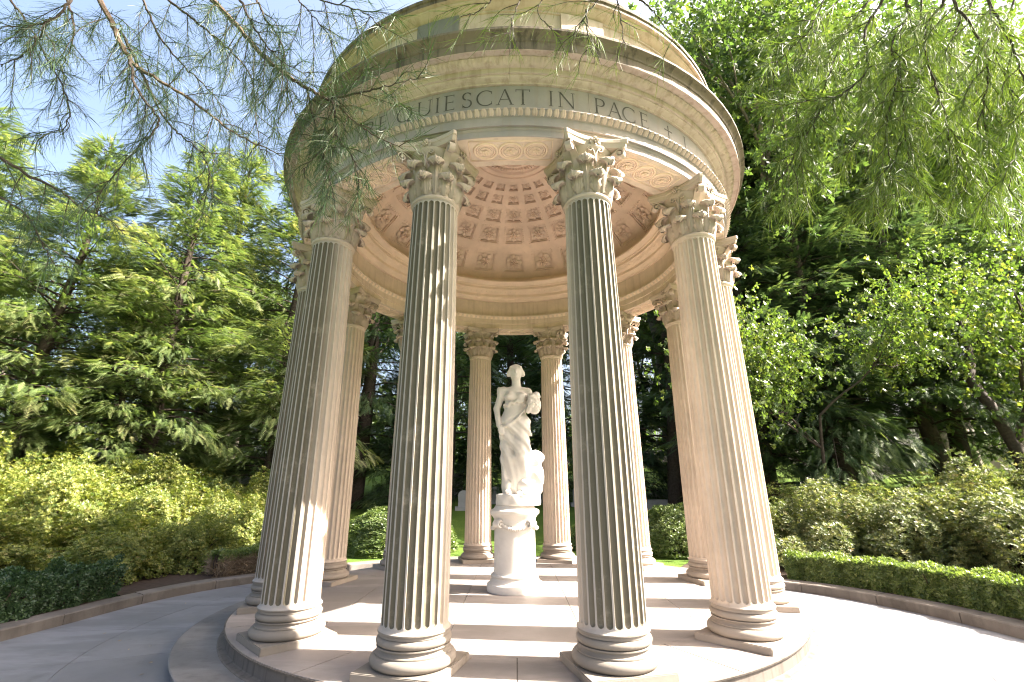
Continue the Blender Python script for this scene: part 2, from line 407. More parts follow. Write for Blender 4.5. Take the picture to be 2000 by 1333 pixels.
# --- column shaft with 24 flutes
def shaft_mesh():
    NF = 24; per = 8; z0, z1 = .30, 4.045; fz0, fz1 = .335, 4.02
    def rad(z):
        t = (z - z0) / (z1 - z0); r = .262 - .037 * (t ** 1.6)
        r += .022 * max(0, 1 - (z - z0) / .03) ** 2 + .012 * max(0, 1 - (z1 - z) / .03) ** 2
        return r
    end = np.array([0, .004, .009, .014, .02, .027, .035])
    zsq = np.concatenate([[z0, z0 + .012, z0 + .024], fz0 + end, np.linspace(fz0 + .2, fz1 - .2, 8), fz1 - end[::-1], [z1 - .012, z1]])
    us = np.array([-.5, -.40, -.385, -.30, -.16, 0, .16, .30, .385, .40])        # within one flute pitch; |u|<.39 is flute
    V = []
    for z in zsq:
        r = rad(z); hw = .39 * 2 * math.pi / NF * r                              # half width of the flute
        d = min(z - fz0, fz1 - z); 
        f = 0. if d <= 0 else (1. if d >= hw else math.sqrt(max(0, 1 - (1 - d / hw) ** 2)))
        for k in range(NF):
            for u in us:
                uu = u
                if abs(u) < .395 and f < 1: uu = u * max(f, .02)
                q = abs(u) / .39
                dep = 0. if q >= 1 else .85 * hw * f * math.sqrt(max(0, 1 - q * q))
                a = 2 * math.pi * (k + uu) / NF; V.append(((r - dep) * math.cos(a), (r - dep) * math.sin(a), z))
    n = NF * len(us); F = []; mi = []
    for j in range(len(zsq) - 1):
        for i in range(n):
            F.append((j * n + i, j * n + (i + 1) % n, (j + 1) * n + (i + 1) % n, (j + 1) * n + i))
            mi.append(1 if (2 <= i % len(us) <= 7 and 3 <= j <= len(zsq) - 4) else 0)
    me = pyd('column', V, F, True); me.materials.append(m_shaft); me.materials.append(m_flute)
    me.polygons.foreach_set('material_index', mi)
    me.set_sharp_from_angle(angle=R(38)); return me
me_shaft = shaft_mesh()
def arc(cx, cz, r, rzz, a0, a1, n): return [(cx + r * math.cos(R(a)), cz + rzz * math.sin(R(a))) for a in np.linspace(a0, a1, n)]
base_prof = [(.0, .058), (.30, .058)] + arc(.285, .102, .046, .043, -90, 90, 9) + [(.293, .147), (.293, .155)] + [(.278, .160), (.268, .168), (.264, .178), (.268, .186), (.276, .190)] + [(.284, .192), (.284, .200)] + arc(.257, .232, .034, .031, -90, 90, 9) + [(.272, .265), (.272, .285), (.284, .292), (.284, .302), (.2, .302)]
me_base = pyd('base', *lathe(base_prof, 48), True); me_base.set_sharp_from_angle(angle=R(35))
b = MB().box((0, 0, .028), (.335, .335, .032)); me_plinth = b.mesh('plinth')
bm = bmesh.new(); bm.from_mesh(me_plinth); bmesh.ops.bevel(bm, geom=bm.edges[:], offset=.006, segments=2, affect='EDGES'); bm.to_mesh(me_plinth); bm.free()
# capital bell with astragal
bell_prof = [(.20, 4.03), (.236, 4.035)] + arc(.226, 4.062, .020, .022, -80, 80, 7) + [(.218, 4.086), (.215, 4.10), (.205, 4.20), (.21, 4.34), (.228, 4.46), (.262, 4.55), (.29, 4.585), (.29, 4.605), (.2, 4.605)]
me_bell = pyd('capital_bell', *lathe(bell_prof, 40), True); me_bell.set_sharp_from_angle(angle=R(40))

def acanthus(name, h, r0, wid, curl, seed):
    """one leaf, pointing to +x, with lobed edges, ribs and a tip that rolls outward"""
    nu, nv = 17, 22; rnd = np.random.default_rng(seed); Vf = []; Vb = []
    for j in range(nv):
        t = j / (nv - 1)
        if t < .74: rr = r0 + .018 * math.sin(t * 3.4) + .04 * t; z = h * (t / .74) * .97
        else:
            q = (t - .74) / .26 * math.pi * 1.22; cr = curl
            rr = r0 + .04 * .74 + .012 + cr * (1 - math.cos(q)) ; z = h * .97 + cr * .75 * math.sin(q) * 1.0
        wv = wid * (.62 + .62 * math.sin(min(1, t * 1.12) * math.pi * .72)) * (1 if t < .8 else math.sqrt(max(0.05, 1 - ((t - .8) / .21) ** 2)))
        lob = 1 - .27 * abs(math.sin(t * math.pi * 4.6)) ** .7
        for i in range(nu):
            s = -1 + 2 * i / (nu - 1)
            y = s * wv * (lob if abs(s) > .5 else 1 - (1 - lob) * (abs(s) / .5) ** 3)
            ang = y / (r0 + .02)
            rib = .016 * math.exp(-(s / .09) ** 2) + .011 * math.cos(s * math.pi * 6.0) * (1 - .4 * t) * (abs(s) < .95)
            back = -.030 * s * s
            R_ = rr + rib + back
            Vf.append((R_ * math.cos(ang * .85), R_ * math.sin(ang * .85), z + .012 * abs(s) * math.sin(t * 12)))
            Rb = R_ - .022
            Vb.append((Rb * math.cos(ang * .85), Rb * math.sin(ang * .85), z - (.020 if t > .74 else 0)))
    n = nu * nv; F = []
    for j in range(nv - 1):
        for i in range(nu - 1):
            a = j * nu + i; F.append((a, a + 1, a + nu + 1, a + nu)); F.append((n + a, n + a + nu, n + a + nu + 1, n + a + 1))
    bd = [i for i in range(nu)] + [j * nu + nu - 1 for j in range(1, nv)] + [(nv - 1) * nu + i for i in range(nu - 2, -1, -1)] + [j * nu for j in range(nv - 2, 0, -1)]
    for a, b_ in zip(bd, bd[1:] + bd[:1]): F.append((a, n + a, n + b_, b_))
    return pyd(name, Vf + Vb, F, True)
me_leaf1 = acanthus('acanthus_leaf', .175, .226, .084, .050, 1)
me_leaf2 = acanthus('acanthus_leaf', .335, .222, .086, .058, 2)

def scroll(path2, width, thick):
    """ribbon in the x-z plane (x outward) with rectangular section"""
    P = np.array(path2); T = np.gradient(P, axis=0); T /= np.linalg.norm(T, axis=1)[:, None] + 1e-9; Nn = np.c_[-T[:, 1], T[:, 0]]
    V = []; n = len(P)
    for i in range(n):
        wv = width * (1 - .35 * i / n)
        for sy, sn in ((-1, -1), (1, -1), (1, 1), (-1, 1)):
            q = P[i] + Nn[i] * sn * thick * .5; V.append((q[0], sy * wv * .5, q[1]))
    F = [(i * 4 + k, i * 4 + (k + 1) % 4, (i + 1) * 4 + (k + 1) % 4, (i + 1) * 4 + k) for i in range(n - 1) for k in range(4)] + [(3, 2, 1, 0), tuple((n - 1) * 4 + k for k in range(4))]
    return np.array(V), F
def spiral(x0, z0, cx, cz, r, turns):
    """stem from (x0,z0) rising to the scroll round (cx,cz)"""
    th = np.linspace(R(100), R(100) - turns * 2 * math.pi, 30); rad = np.linspace(r, r * .16, 30)
    S = np.c_[cx + rad * np.cos(th), cz + rad * np.sin(th)]
    stem = catmull([(x0, z0), (x0 + (S[0][0] - x0) * .25, z0 + (S[0][1] - z0) * .65), S[0]], 7)[:-1]
    return np.vstack([stem, S])
mb = MB(); mb.add(*scroll(spiral(.225, 4.36, .385, 4.545, .050, 1.45), .075, .014))
V, F = lathe([(0, -.028), (.014, -.028), (.014, .028), (0, .028)], 8); mb.add(np.c_[V[:, 0] + .385, V[:, 2], V[:, 1] + 4.545], F)
me_vol = mb.mesh('volute'); me_vol.set_sharp_from_angle(angle=R(40))
mb = MB(); V, F = scroll(spiral(.0, 4.38, .055, 4.555, .030, 1.3), .04, .010)
V2 = np.c_[.262 + V[:, 1], V[:, 0], V[:, 2]]; mb.add(V2, F); mb.add(V2 * np.array([1, -1, 1]), [f[::-1] for f in F]); me_helix = mb.mesh('helix')
# abacus: concave sided square with cut corners
def abacus_mesh():
    def ring(sc):
        P = []
        for k in range(4):
            a = k * math.pi / 2
            c0 = np.array([.345 * sc, -.325 * sc]); c1 = np.array([.345 * sc, .325 * sc])
            for t in np.linspace(-1, 1, 11):
                x = (.345 - .068 * (1 - t * t)) * sc; y = .322 * t * sc
                P.append((x * math.cos(a) - y * math.sin(a), x * math.sin(a) + y * math.cos(a)))
        return P
    lv = [(.93, 4.600), (.95, 4.618), (.965, 4.64), (.97, 4.647), (1.0, 4.655), (1.0, 4.688), (.99, 4.699)]
    V = []; n = 44
    for sc, z in lv: V += [(x, y, z) for x, y in ring(sc)]
    F = [(j * n + i, j * n + (i + 1) % n, (j + 1) * n + (i + 1) % n, (j + 1) * n + i) for j in range(len(lv) - 1) for i in range(n)]
    F.append(tuple(range(n - 1, -1, -1))); F.append(tuple((len(lv) - 1) * n + i for i in range(n)))
    return pyd('abacus', V, F)
me_abac = abacus_mesh()
def flower_mesh(name, petals, r, h, seed=0, rings=2):
    """carved flower facing +z: petal lobes in rings round a button"""
    V = []; F = []; mb = MB()
    for q in range(rings):
        rr = r * (1 - .42 * q); hh = h * (.35 + .4 * q); off = math.pi / petals * q
        for k in range(petals):
            a = 2 * math.pi * k / petals + off; ca, sa = math.cos(a), math.sin(a); L = []
            for s in (-1, -.5, 0, .5, 1):
                for t in (0.12, .45, .75, 1.0):
                    x = rr * t * (1 - .10 * abs(s) * t); y = s * rr * t * math.tan(math.pi / petals) * (.95 if t < 1 else .62)
                    z = hh * (.35 + .9 * math.sin(t * 2.3)) * (1 - .45 * s * s) + .10 * h * q
                    L.append((x * ca - y * sa, x * sa + y * ca, z))
            mb.add(L, [(i * 4 + j, i * 4 + j + 1, (i + 1) * 4 + j + 1, (i + 1) * 4 + j)[::-1] for i in range(4) for j in range(3)])
    V, F = lathe([(r * .2, 0), (r * .21, h * .6), (r * .15, h * 1.0), (0.0, h * 1.1)], 10); mb.add(V, F)
    return mb.mesh(name, True)
me_fleur = flower_mesh('fleuron', 6, .062, .05)
me_sfleur = MB()
V, F = lathe([(0, 0), (.012, 0), (.012, .12), (0, .12)], 6)
mb = MB(); mb.add(V + np.array([.255, 0, 4.44]), F); me_stalk = mb.mesh('stalk')

COLS = []
TH0 = -.0089
for k in range(12):
    a = R(-165 + 30 * k) + TH0; ca = math.sin(a), -math.cos(a)
    c = link('column', me_shaft, None, temple); c.location = (3 * ca[0], 3 * ca[1], 0); c.rotation_euler = (0, 0, a - math.pi / 2)
    COLS.append(c)
    o = link('plinth', me_plinth, m_base, c)
    link('base', me_base, m_base, c); link('capital_bell', me_bell, m_cap, c); link('abacus', me_abac, m_cap, c)
    for q in range(8):
        o = link('acanthus_leaf', me_leaf1, m_cap, c); o.location = (0, 0, 4.082); o.rotation_euler = (0, 0, R(45 * q))
        o = link('acanthus_leaf', me_leaf2, m_cap, c); o.location = (0, 0, 4.082); o.rotation_euler = (0, 0, R(45 * q + 22.5))
    for q in range(4):
        o = link('volute', me_vol, m_cap, c); o.rotation_euler = (0, 0, R(90 * q + 45))
        o = link('helix', me_helix, m_cap, c); o.rotation_euler = (0, 0, R(90 * q))
        o = link('fleuron', me_fleur, m_cap, c); o.matrix_local = Matrix.Rotation(R(90 * q), 4, 'Z') @ Matrix.Translation((.272, 0, 4.645)) @ Matrix.Rotation(R(90), 4, 'Y')
        o = link('stalk', me_stalk, m_cap, c); o.rotation_euler = (0, 0, R(90 * q))

# --- entablature blocks
def block(name, prof, mid, half, mat, seg=8, smooth=True):
    V, F = lathe(prof, seg, R(mid - half) , R(mid + half), True, True)
    me = pyd(name, V, F, smooth); me.set_sharp_from_angle(angle=R(28)); return link(name, me, mat, temple)
arch_prof = [(2.76, 4.70), (3.20, 4.70), (3.20, 4.772), (3.208, 4.778), (3.216, 4.790), (3.216, 4.800), (3.238, 4.802), (3.238, 4.905), (3.250, 4.912), (3.255, 4.922), (3.275, 4.940), (3.288, 4.952), (3.300, 4.954), (3.300, 4.970), (3.20, 4.996),
             (2.80, 4.996), (2.70, 4.99), (2.70, 4.965), (2.712, 4.96), (2.72, 4.935), (2.735, 4.92), (2.742, 4.91), (2.742, 4.815), (2.76, 4.81)]
frieze_prof = [(2.78, 4.998), (3.20, 4.998), (3.20, 5.338), (2.78, 5.338)]
corn_prof = [(3.0, 5.341), (3.20, 5.341), (3.222, 5.345), (3.226, 5.356), (3.240, 5.364), (3.275, 5.374), (3.288, 5.386), (3.288, 5.396), (3.31, 5.398), (3.31, 5.458), (3.325, 5.460), (3.352, 5.466), (3.385, 5.482), (3.402, 5.498), (3.41, 5.502), (3.41, 5.51), (3.485, 5.512), (3.485, 5.49), (3.50, 5.49), (3.50, 5.588), (3.512, 5.596), (3.512, 5.604), (3.520, 5.625), (3.545, 5.648), (3.572, 5.66), (3.58, 5.668), (3.58, 5.695), (3.56, 5.702), (3.0, 5.80)]
in_prof = [(2.98, 5.341), (2.78, 5.341), (2.735, 5.343), (2.73, 5.36), (2.715, 5.38), (2.70, 5.39), (2.665, 5.40), (2.655, 5.41), (2.655, 5.465), (2.63, 5.470), (2.60, 5.49), (2.585, 5.515), (2.575, 5.52), (2.56, 5.54), (2.535, 5.545), (2.535, 5.60), (2.52, 5.606), (2.515, 5.63), (2.485, 5.66), (2.455, 5.675), (2.44, 5.685), (2.44, 5.715), (2.98, 5.745)]
attic_prof = [(2.95, 5.80), (3.22, 5.77), (3.22, 5.88), (3.20, 5.89), (3.18, 5.91), (3.15, 5.92), (3.15, 6.43), (3.165, 6.435), (3.165, 6.46), (3.18, 6.468), (3.215, 6.49), (3.235, 6.515), (3.245, 6.52), (3.245, 6.55), (3.285, 6.555), (3.285, 6.60), (3.30, 6.61), (3.305, 6.645), (3.29, 6.655), (2.95, 6.70)]
hg = math.degrees(.0016 / 3.2)
for k in range(12):
    mid = -165 + 30 * k + math.degrees(TH0)
    block('architrave_block', arch_prof, mid + 15, 15 - hg, m_out)
    fb = block('frieze_block', frieze_prof, mid + 15, 15 - hg, m_out)
    if k == 4: F_L = fb
    if k == 5: F_C = fb
    if k == 6: F_R = fb
    if k == 7: F_RR = fb
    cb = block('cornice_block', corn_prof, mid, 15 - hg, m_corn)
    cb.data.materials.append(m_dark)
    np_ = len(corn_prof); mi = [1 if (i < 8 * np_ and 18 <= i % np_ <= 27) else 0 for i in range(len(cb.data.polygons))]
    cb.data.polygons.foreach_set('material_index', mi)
    block('inner_cornice_block', in_prof, mid, 15 - hg, m_dome)
    ab = block('attic_block', attic_prof, mid + 15, 15 - hg, m_corn)
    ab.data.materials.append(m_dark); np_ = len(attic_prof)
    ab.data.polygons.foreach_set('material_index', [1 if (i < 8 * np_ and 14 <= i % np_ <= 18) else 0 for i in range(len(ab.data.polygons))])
    # attic pilaster
    V, F = lathe([(3.152, 5.925), (3.182, 5.925), (3.182, 6.432), (3.152, 6.432)], 4, R(mid - 4.6), R(mid + 4.6), True, True)
    link('pilaster', pyd('pilaster', V, F), m_corn if k != 5 else m_step, temple)

# carved mouldings (too many to pick apart): leaf-and-dart rings
def leafring(name, n, pts, wid, mat, outward=1):
    """pts: (r,z) points of the leaf mid line from tip to root"""
    nv = len(pts); Vs = []; Fs = []
    us = (-1, -.8, -.45, -.1, 0, .1, .45, .8, 1)
    for j, (r, z) in enumerate(pts):
        t = j / (nv - 1); wv = wid * (.30 + .66 * math.sin(math.pi * (.14 + .62 * t)))
        for u in us:
            bulge = .010 * (1 - u * u) - (.006 if abs(u) < .05 else 0) - (.007 if abs(u) == 1 else 0)
            Vs.append((r + outward * bulge, u * wv, z))
    T = np.array(Vs); m = len(us); F0 = [(j * m + i, j * m + i + 1, (j + 1) * m + i + 1, (j + 1) * m + i) for j in range(nv - 1) for i in range(m - 1)]
    mb = MB()
    A = np.arange(n) * 2 * math.pi / n
    ang = A[:, None] + T[None, :, 1] / T[None, :, 0]
    V = np.stack([T[None, :, 0] * np.sin(ang), -T[None, :, 0] * np.cos(ang), np.broadcast_to(T[None, :, 2], ang.shape)], -1).reshape(-1, 3)
    F = (np.array(F0)[None] + (np.arange(n) * len(T))[:, None, None]).reshape(-1, 4)
    o = link(name, npmesh(name, V, F), mat, temple); o['kind'] = 'stuff'; return o
leafring('leaf_moulding', 280, [(3.246, 4.908), (3.262, 4.922), (3.281, 4.940), (3.297, 4.958)], .031, m_corn)
leafring('egg_moulding', 200, [(3.328, 5.458), (3.360, 5.465), (3.390, 5.480), (3.408, 5.497)], .046, m_corn)
leafring('inner_leaf_moulding', 170, [(2.748, 4.912), (2.738, 4.922), (2.722, 4.938), (2.712, 4.958)], .042, m_dome, -1)
leafring('inner_egg_moulding', 150, [(2.640, 5.468), (2.612, 5.482), (2.594, 5.500), (2.584, 5.515)], .042, m_dome, -1)

# --- inscription, drawn letter by letter with thick and thin strokes
def L_(*s): return s
def stroke(a, b_, w_):
    a = np.array(a, float); b_ = np.array(b_, float); d = b_ - a; d /= np.linalg.norm(d); nrm = np.array([-d[1], d[0]]) * w_ / 2
    return [a - nrm, b_ - nrm, b_ + nrm, a + nrm]
def arcs(cx, cz, rx, rz_, a0, a1, w0, w1, n=14):
    qs = []; A = np.linspace(R(a0), R(a1), n + 1)
    W = [w0 + (w1 - w0) * abs(math.cos(t)) for t in A]
    for i in range(n):
        p = lambda t, o: np.array([cx + (rx + o) * math.cos(t), cz + (rz_ + o) * math.sin(t)])
        qs.append([p(A[i], -W[i] / 2), p(A[i + 1], -W[i + 1] / 2), p(A[i + 1], W[i + 1] / 2), p(A[i], W[i] / 2)])
    return qs
def serif(x, z, h=.11): return [np.array([x - h, z - .018]), np.array([x + h, z - .018]), np.array([x + h, z + .018]), np.array([x - h, z + .018])]
TK, TN = .095, .046
GL = {
 'I': [stroke((0, 0), (0, 1), TK), serif(0, .018), serif(0, .982)],
 'E': [stroke((-.2, 0), (-.2, 1), TK), stroke((-.2, .03), (.24, .03), TN), stroke((-.2, .52), (.17, .52), TN), stroke((-.2, .97), (.22, .97), TN), serif(-.22, .018), serif(-.22, .982), stroke((.235, 0), (.235, .13), .035), stroke((.215, .87), (.215, 1), .035), stroke((.17, .44), (.17, .60), .035)],
 'T': [stroke((0, 0), (0, 1), TK), stroke((-.36, .97), (.36, .97), TN), serif(0, .018), stroke((-.36, .84), (-.36, 1), .035), stroke((.36, .84), (.36, 1), .035)],
 'A': [stroke((-.36, 0), (0, 1.02), TN), stroke((.36, 0), (-.0, 1.02), TK), stroke((-.22, .36), (.22, .36), TN), serif(-.36, .018), serif(.36, .018)],
 'N': [stroke((-.35, 0), (-.35, 1), TN), stroke((.35, 0), (.35, 1), TN), stroke((-.35, .98), (.35, .02), TK), serif(-.35, .018), serif(-.38, .982, .08), serif(.35, .982)],
 'P': [stroke((-.2, 0), (-.2, 1), TK), serif(-.2, .018), serif(-.22, .982, .08)] + arcs(.02, .74, .235, .235, -90, 90, TN, TK) + [stroke((-.2, .975), (.03, .975), TN), stroke((-.2, .505), (.03, .505), TN)],
 'C': arcs(.05, .5, .46, .485, 48, 312, TN, TK, 22) + [stroke((.36, .74), (.36, .93), .035), stroke((.36, .07), (.36, .26), .035)],
 'Q': arcs(0, .5, .46, .485, 0, 360, TN, TK, 28) + [stroke((.08, .08), (.55, -.16), TK)],
 'U': [stroke((-.32, .3), (-.32, 1), TK), stroke((.32, .3), (.32, 1), TN), serif(-.32, .982), serif(.32, .982)] + arcs(0, .32, .32, .30, 180, 360, TN, TK, 16),
 'S': arcs(0, .745, .215, .235, 30, 260, TN, TK, 14) + arcs(.0, .265, .235, .245, -150, 85, TN, TK, 14) + [stroke((.2, .78), (.2, .96), .035), stroke((-.22, .05), (-.22, .25), .035)],
 'R': [stroke((-.25, 0), (-.25, 1), TK), serif(-.25, .018), serif(-.27, .982, .08), stroke((-.02, .5), (.38, 0), TK)] + arcs(-.02, .74, .235, .235, -90, 90, TN, TK) + [stroke((-.25, .975), (-.01, .975), TN), stroke((-.25, .505), (-.01, .505), TN), serif(.40, .018, .07)],
 '+': [stroke((0, .1), (0, .98), .09), stroke((-.34, .62), (.34, .62), .09)],
}
INS = [('R', -30.2), ('E', -26.6), ('Q', -21.5), ('U', -17.1), ('I', -14.4), ('E', -11.9), ('S', -8.6), ('C', -5.2), ('A', -1.5), ('T', 1.85), ('I', 7.1), ('N', 10.1), ('P', 16.75), ('A', 19.9), ('C', 23.2), ('E', 26.9), ('+', 33.6), ('I', 39.2)]
for ch, deg in INS:
    mb = MB(); z0 = 5.092; H = .198
    for q_i, q in enumerate(GL[ch]):
        rr = 3.2008 + .00012 * (q_i % 14)
        P = np.array(q) * H; ang = R(deg) + P[:, 0] / rr
        mb.add(np.c_[rr * np.sin(ang), -rr * np.cos(ang), z0 + P[:, 1]], [(0, 1, 2, 3)])
    blk = F_L if deg < -15.5 else (F_C if deg < 14.4 else (F_R if deg < 44 else F_RR))
    link('letter', mb.mesh('letter'), m_letter, blk)

# --- soffit panels between the columns: guilloche of three roundels
def torus_flat(R0, r, n=28, m=6):
    V = []; F = []
    for i in range(n):
        a = 2 * math.pi * i / n
        for j in range(m):
            b_ = 2 * math.pi * j / m; V.append(((R0 + r * math.cos(b_)) * math.cos(a), (R0 + r * math.cos(b_)) * math.sin(a), r * math.sin(b_)))
    F = [(i * m + j, ((i + 1) % n) * m + j, ((i + 1) % n) * m + (j + 1) % m, i * m + (j + 1) % m) for i in range(n) for j in range(m)]
    return np.array(V), F
mb = MB()
# frame (tangential half length .42, radial half .12) hanging 1.2 cm below the soffit
for x in (-.262, 0, .262):
    for R0, r in ((.118, .015), (.092, .010), (.070, .006)):
        V, F = torus_flat(R0, r); mb.add(V + np.array([x, 0, 0]), F)
for x in (-.131, .131):
    V, F = torus_flat(.022, .007, 14); mb.add(V + np.array([x, 0, 0]), F)
    for s in (-1, 1): mb.add(*tube([(x - .04, s * .055, 0), (x, s * .042, 0), (x + .04, s * .055, 0)], .006, 5))
    for s in (-1, 1):
        for q in range(3): V, F = lathe([(0, -.006), (.009, 0), (0, .006)], 6); mb.add(V + np.array([x + (q - 1) * .034, s * (.095 - .012 * abs(q - 1)), 0]), F)
for s in (-1, 1):
    mb.add(*tube([(-.43, s * .142, 0), (.43, s * .142, 0)], .007, 5)); mb.add(*tube([(-.43, s * .155, 0), (.43, s * .155, 0)], .005, 5))
    mb.add(*tube([(s * .43, -.142, 0), (s * .43, .142, 0)], .007, 5))
me_guil = mb.mesh('soffit_panel', True)
me_sros = flower_mesh('soffit_rosette', 6, .066, .034)
for k in range(12):
    a = R(-165 + 30 * k + 15) + TH0
    p = link('soffit_panel', me_guil, m_dome, temple); p.location = (2.985 * math.sin(a), -2.985 * math.cos(a), 4.699); p.rotation_euler = (0, 0, a)
    for x in (-.262, 0, .262):
        o = link('soffit_rosette', me_sros, m_dome, p); o.location = (x, 0, 0); o.rotation_euler = (math.pi, 0, 0)

# --- coffered dome
SR, SZ = 3.6, 3.61
def sph(phi, th, r=SR): return (r * math.sin(phi) * math.sin(th), -r * math.sin(phi) * math.cos(th), SZ + r * math.cos(phi))
rows = [(44.2, 3.35), (34.1, 2.85), (26.8, 2.2), (20.5, 1.72), (15.8, 1.32)]
def dome_sector():
    mb = MB(); hs = R(7.5)
    edges = [R(50.0)]
    for i, (p, h) in enumerate(rows): edges += [R(p + h), R(p - h)]
    edges.append(R(12.3))
    wid = [None]
    for i in range(len(edges) - 1):
        p0, p1 = edges[i], edges[i + 1]
        coff = i % 2 == 1
        if not coff:
            ths = np.linspace(-hs, hs, 5)
            n = 3 if p0 - p1 > R(3) else 2
            ps = np.linspace(p0, p1, n)
            V = [sph(p, t) for p in ps for t in ths]
            mb.add(V, [(a * 5 + b_, a * 5 + b_ + 1, (a + 1) * 5 + b_ + 1, (a + 1) * 5 + b_) for a in range(n - 1) for b_ in range(4)])
        else:
            row = rows[i // 2]; hw = R(row[1]) / math.sin(R(row[0])) * 1.0
            for t0, t1 in ((-hs, -hw), (hw, hs)):
                V = [sph(p, t) for p in (p0, p1) for t in (t0, t1)]; mb.add(V, [(0, 1, 3, 2)])
            steps = [(1.0, 0.), (1.0, .026), (.90, .026), (.90, .060), (.80, .062)]
            pm, ph = (p0 + p1) / 2, (p0 - p1) / 2; prev = None; V = []
            for sc, dep in steps:
                V += [sph(pm + sp * ph * sc, stt * hw * sc, SR + dep) for sp, stt in ((1, -1), (1, 1), (-1, 1), (-1, -1))]
            F = [(s * 4 + k, s * 4 + (k + 1) % 4, (s + 1) * 4 + (k + 1) % 4, (s + 1) * 4 + k) for s in range(len(steps) - 1) for k in range(4)]
            F.append(tuple((len(steps) - 1) * 4 + k for k in range(4))); mb.add(V, F)
    return np.concatenate(mb.V), mb.F
Vs, Fs = dome_sector(); mb = MB()
for k in range(24): mb.add(Vs @ rz(R(15 * k)).T, Fs)
# drum below, oculus mouldings above
r0 = SR * math.sin(R(50)); z0 = SZ + SR * math.cos(R(50))
mb.add(*lathe([(r0, 5.74), (r0, z0)], 96))
oc = []
r1 = SR * math.sin(R(12.3)); z1 = SZ + SR * math.cos(R(12.3))
mb.add(*lathe([(r1, z1), (r1 - .01, z1 + .028), (.70, z1 + .03), (.68, z1 - .0), (.64, z1 + .0), (.62, z1 + .04), (.46, z1 + .05), (.45, z1 + .02), (.42, z1 + .02), (.40, z1 + .06), (0.001, z1 + .09)], 72))
me = mb.mesh('dome'); dome = link('dome', me, m_dome, temple)
for poly in me.polygons: pass
# bead edging of the coffers and dentils of the centre ring
mb = MB()
for (p, h) in rows[:3]:
    hw = R(h) / math.sin(R(p)); nb = 9 if p > 30 else 6
    for k in range(24):
        for s in np.linspace(-1, 1, nb):
            for side in range(4):
                if side < 2: ph, t = R(p) + (1 if side else -1) * R(h) * 1.13, s * hw * 1.1
                else: ph, t = R(p) + s * R(h) * 1.1, (1 if side == 2 else -1) * hw * 1.13
                t += R(15 * k); c = np.array(sph(ph, t, SR - .004)); nrm = np.array([math.sin(ph) * math.sin(t), -math.sin(ph) * math.cos(t), math.cos(ph)])
                e1 = np.array([math.cos(t), math.sin(t), 0]); e2 = np.cross(nrm, e1)
                a_, b_ = (.006, .016) if side < 2 else (.016, .006)
                sc = h / 3.0; B = np.stack([e1, e2, nrm], 1)
                mb.box(c, (a_ * sc, b_ * sc, .008), B)
o = link('bead_moulding', mb.mesh('bead_moulding'), m_dome, dome); o['kind'] = 'stuff'
mb = MB()
for k in range(60):
    t = R(6 * k); mb.box((.545 * math.sin(t), -.545 * math.cos(t), z1 + .04), (.011, .035, .03), rz(t))
o = link('dentil_ring', mb.mesh('dentil_ring'), m_dome, dome); o['kind'] = 'stuff'
me_r6 = flower_mesh('rosette', 8, .98, .52); me_r8 = flower_mesh('rosette', 7, 1.0, .52, rings=3)
for i, (p, h) in enumerate(rows):
    rad = SR * R(h) * .86
    for k in range(24):
        t = R(15 * k); c = Vector(sph(R(p), t, SR + .046)); nrm = Vector((math.sin(R(p)) * math.sin(t), -math.sin(R(p)) * math.cos(t), math.cos(R(p))))
        o = link('rosette', me_r8 if i == 0 else me_r6, m_dome, dome)
        q = (-nrm).to_track_quat('Z', 'Y').to_matrix().to_4x4()
        o.matrix_local = Matrix.Translation(c) @ q @ Matrix.Diagonal((rad, rad, rad * 1.0, 1))
# outer roof shell
link('roof', pyd('roof', *lathe([(3.0, 6.69), (2.9, 6.80), (2.7, 6.95), (2.2, 7.17), (1.5, 7.36), (.8, 7.46), (0.001, 7.49)], 96), True), m_out, temple)

# ================================================================== PEDESTAL AND STATUE
CX, CY = -.02, .13
ped = empty('pedestal', (CX, CY, 0)); tag(ped, 'white marble drum pedestal with scrolled capital in the temple centre', 'pedestal')
def plathe(name, prof, mat=m_marble, seg=56, par=ped, sharp=35):
    me = pyd(name, *lathe(prof, seg), True); me.set_sharp_from_angle(angle=R(sharp)); return link(name, me, mat, par)
plathe('base_moulding', [(0, .001), (.385, .001), (.39, .012), (.39, .085), (.382, .098), (.37, .102), (.352, .112), (.335, .135), (.322, .165), (.318, .172), (.326, .178)] + arc(.318, .197, .016, .018, -80, 80, 6) + [(.306, .218), (.30, .235), (.0, .235)])
plathe('drum', [(.297, .234), (.292, .26), (.288, .80), (.29, .83), (.0, .83)])
plathe('cap', [(.27, .828), (.292, .83), (.30, .85), (.296, .90), (.30, .93), (.325, .965), (.35, .99), (.354, .996), (.354, 1.035), (.345, 1.042), (.30, 1.065), (.285, 1.085), (.28, 1.10), (0, 1.10)])
mb = MB(); mb.add(*scroll(spiral(.285, .90, .325, .865, .052, 1.4)[5:], .11, .02)); V, F = lathe([(0, -.06), (.02, -.06), (.02, .06), (0, .06)], 10)
mb.add(np.c_[V[:, 0] + .325, V[:, 2], V[:, 1] + .865], F)
for s in (-1, 1): 
    V, F = torus_flat(.042, .012, 20, 6); mb.add(np.c_[V[:, 0] + .325, V[:, 2] + s * .052, V[:, 1] + .865], F)
me_pv = mb.mesh('scroll', True); me_pv.set_sharp_from_angle(angle=R(40))
for q in range(4):
    o = link('scroll', me_pv, m_marble, ped); o.rotation_euler = (0, 0, R(90 * q + 45))
me_gar = MB()
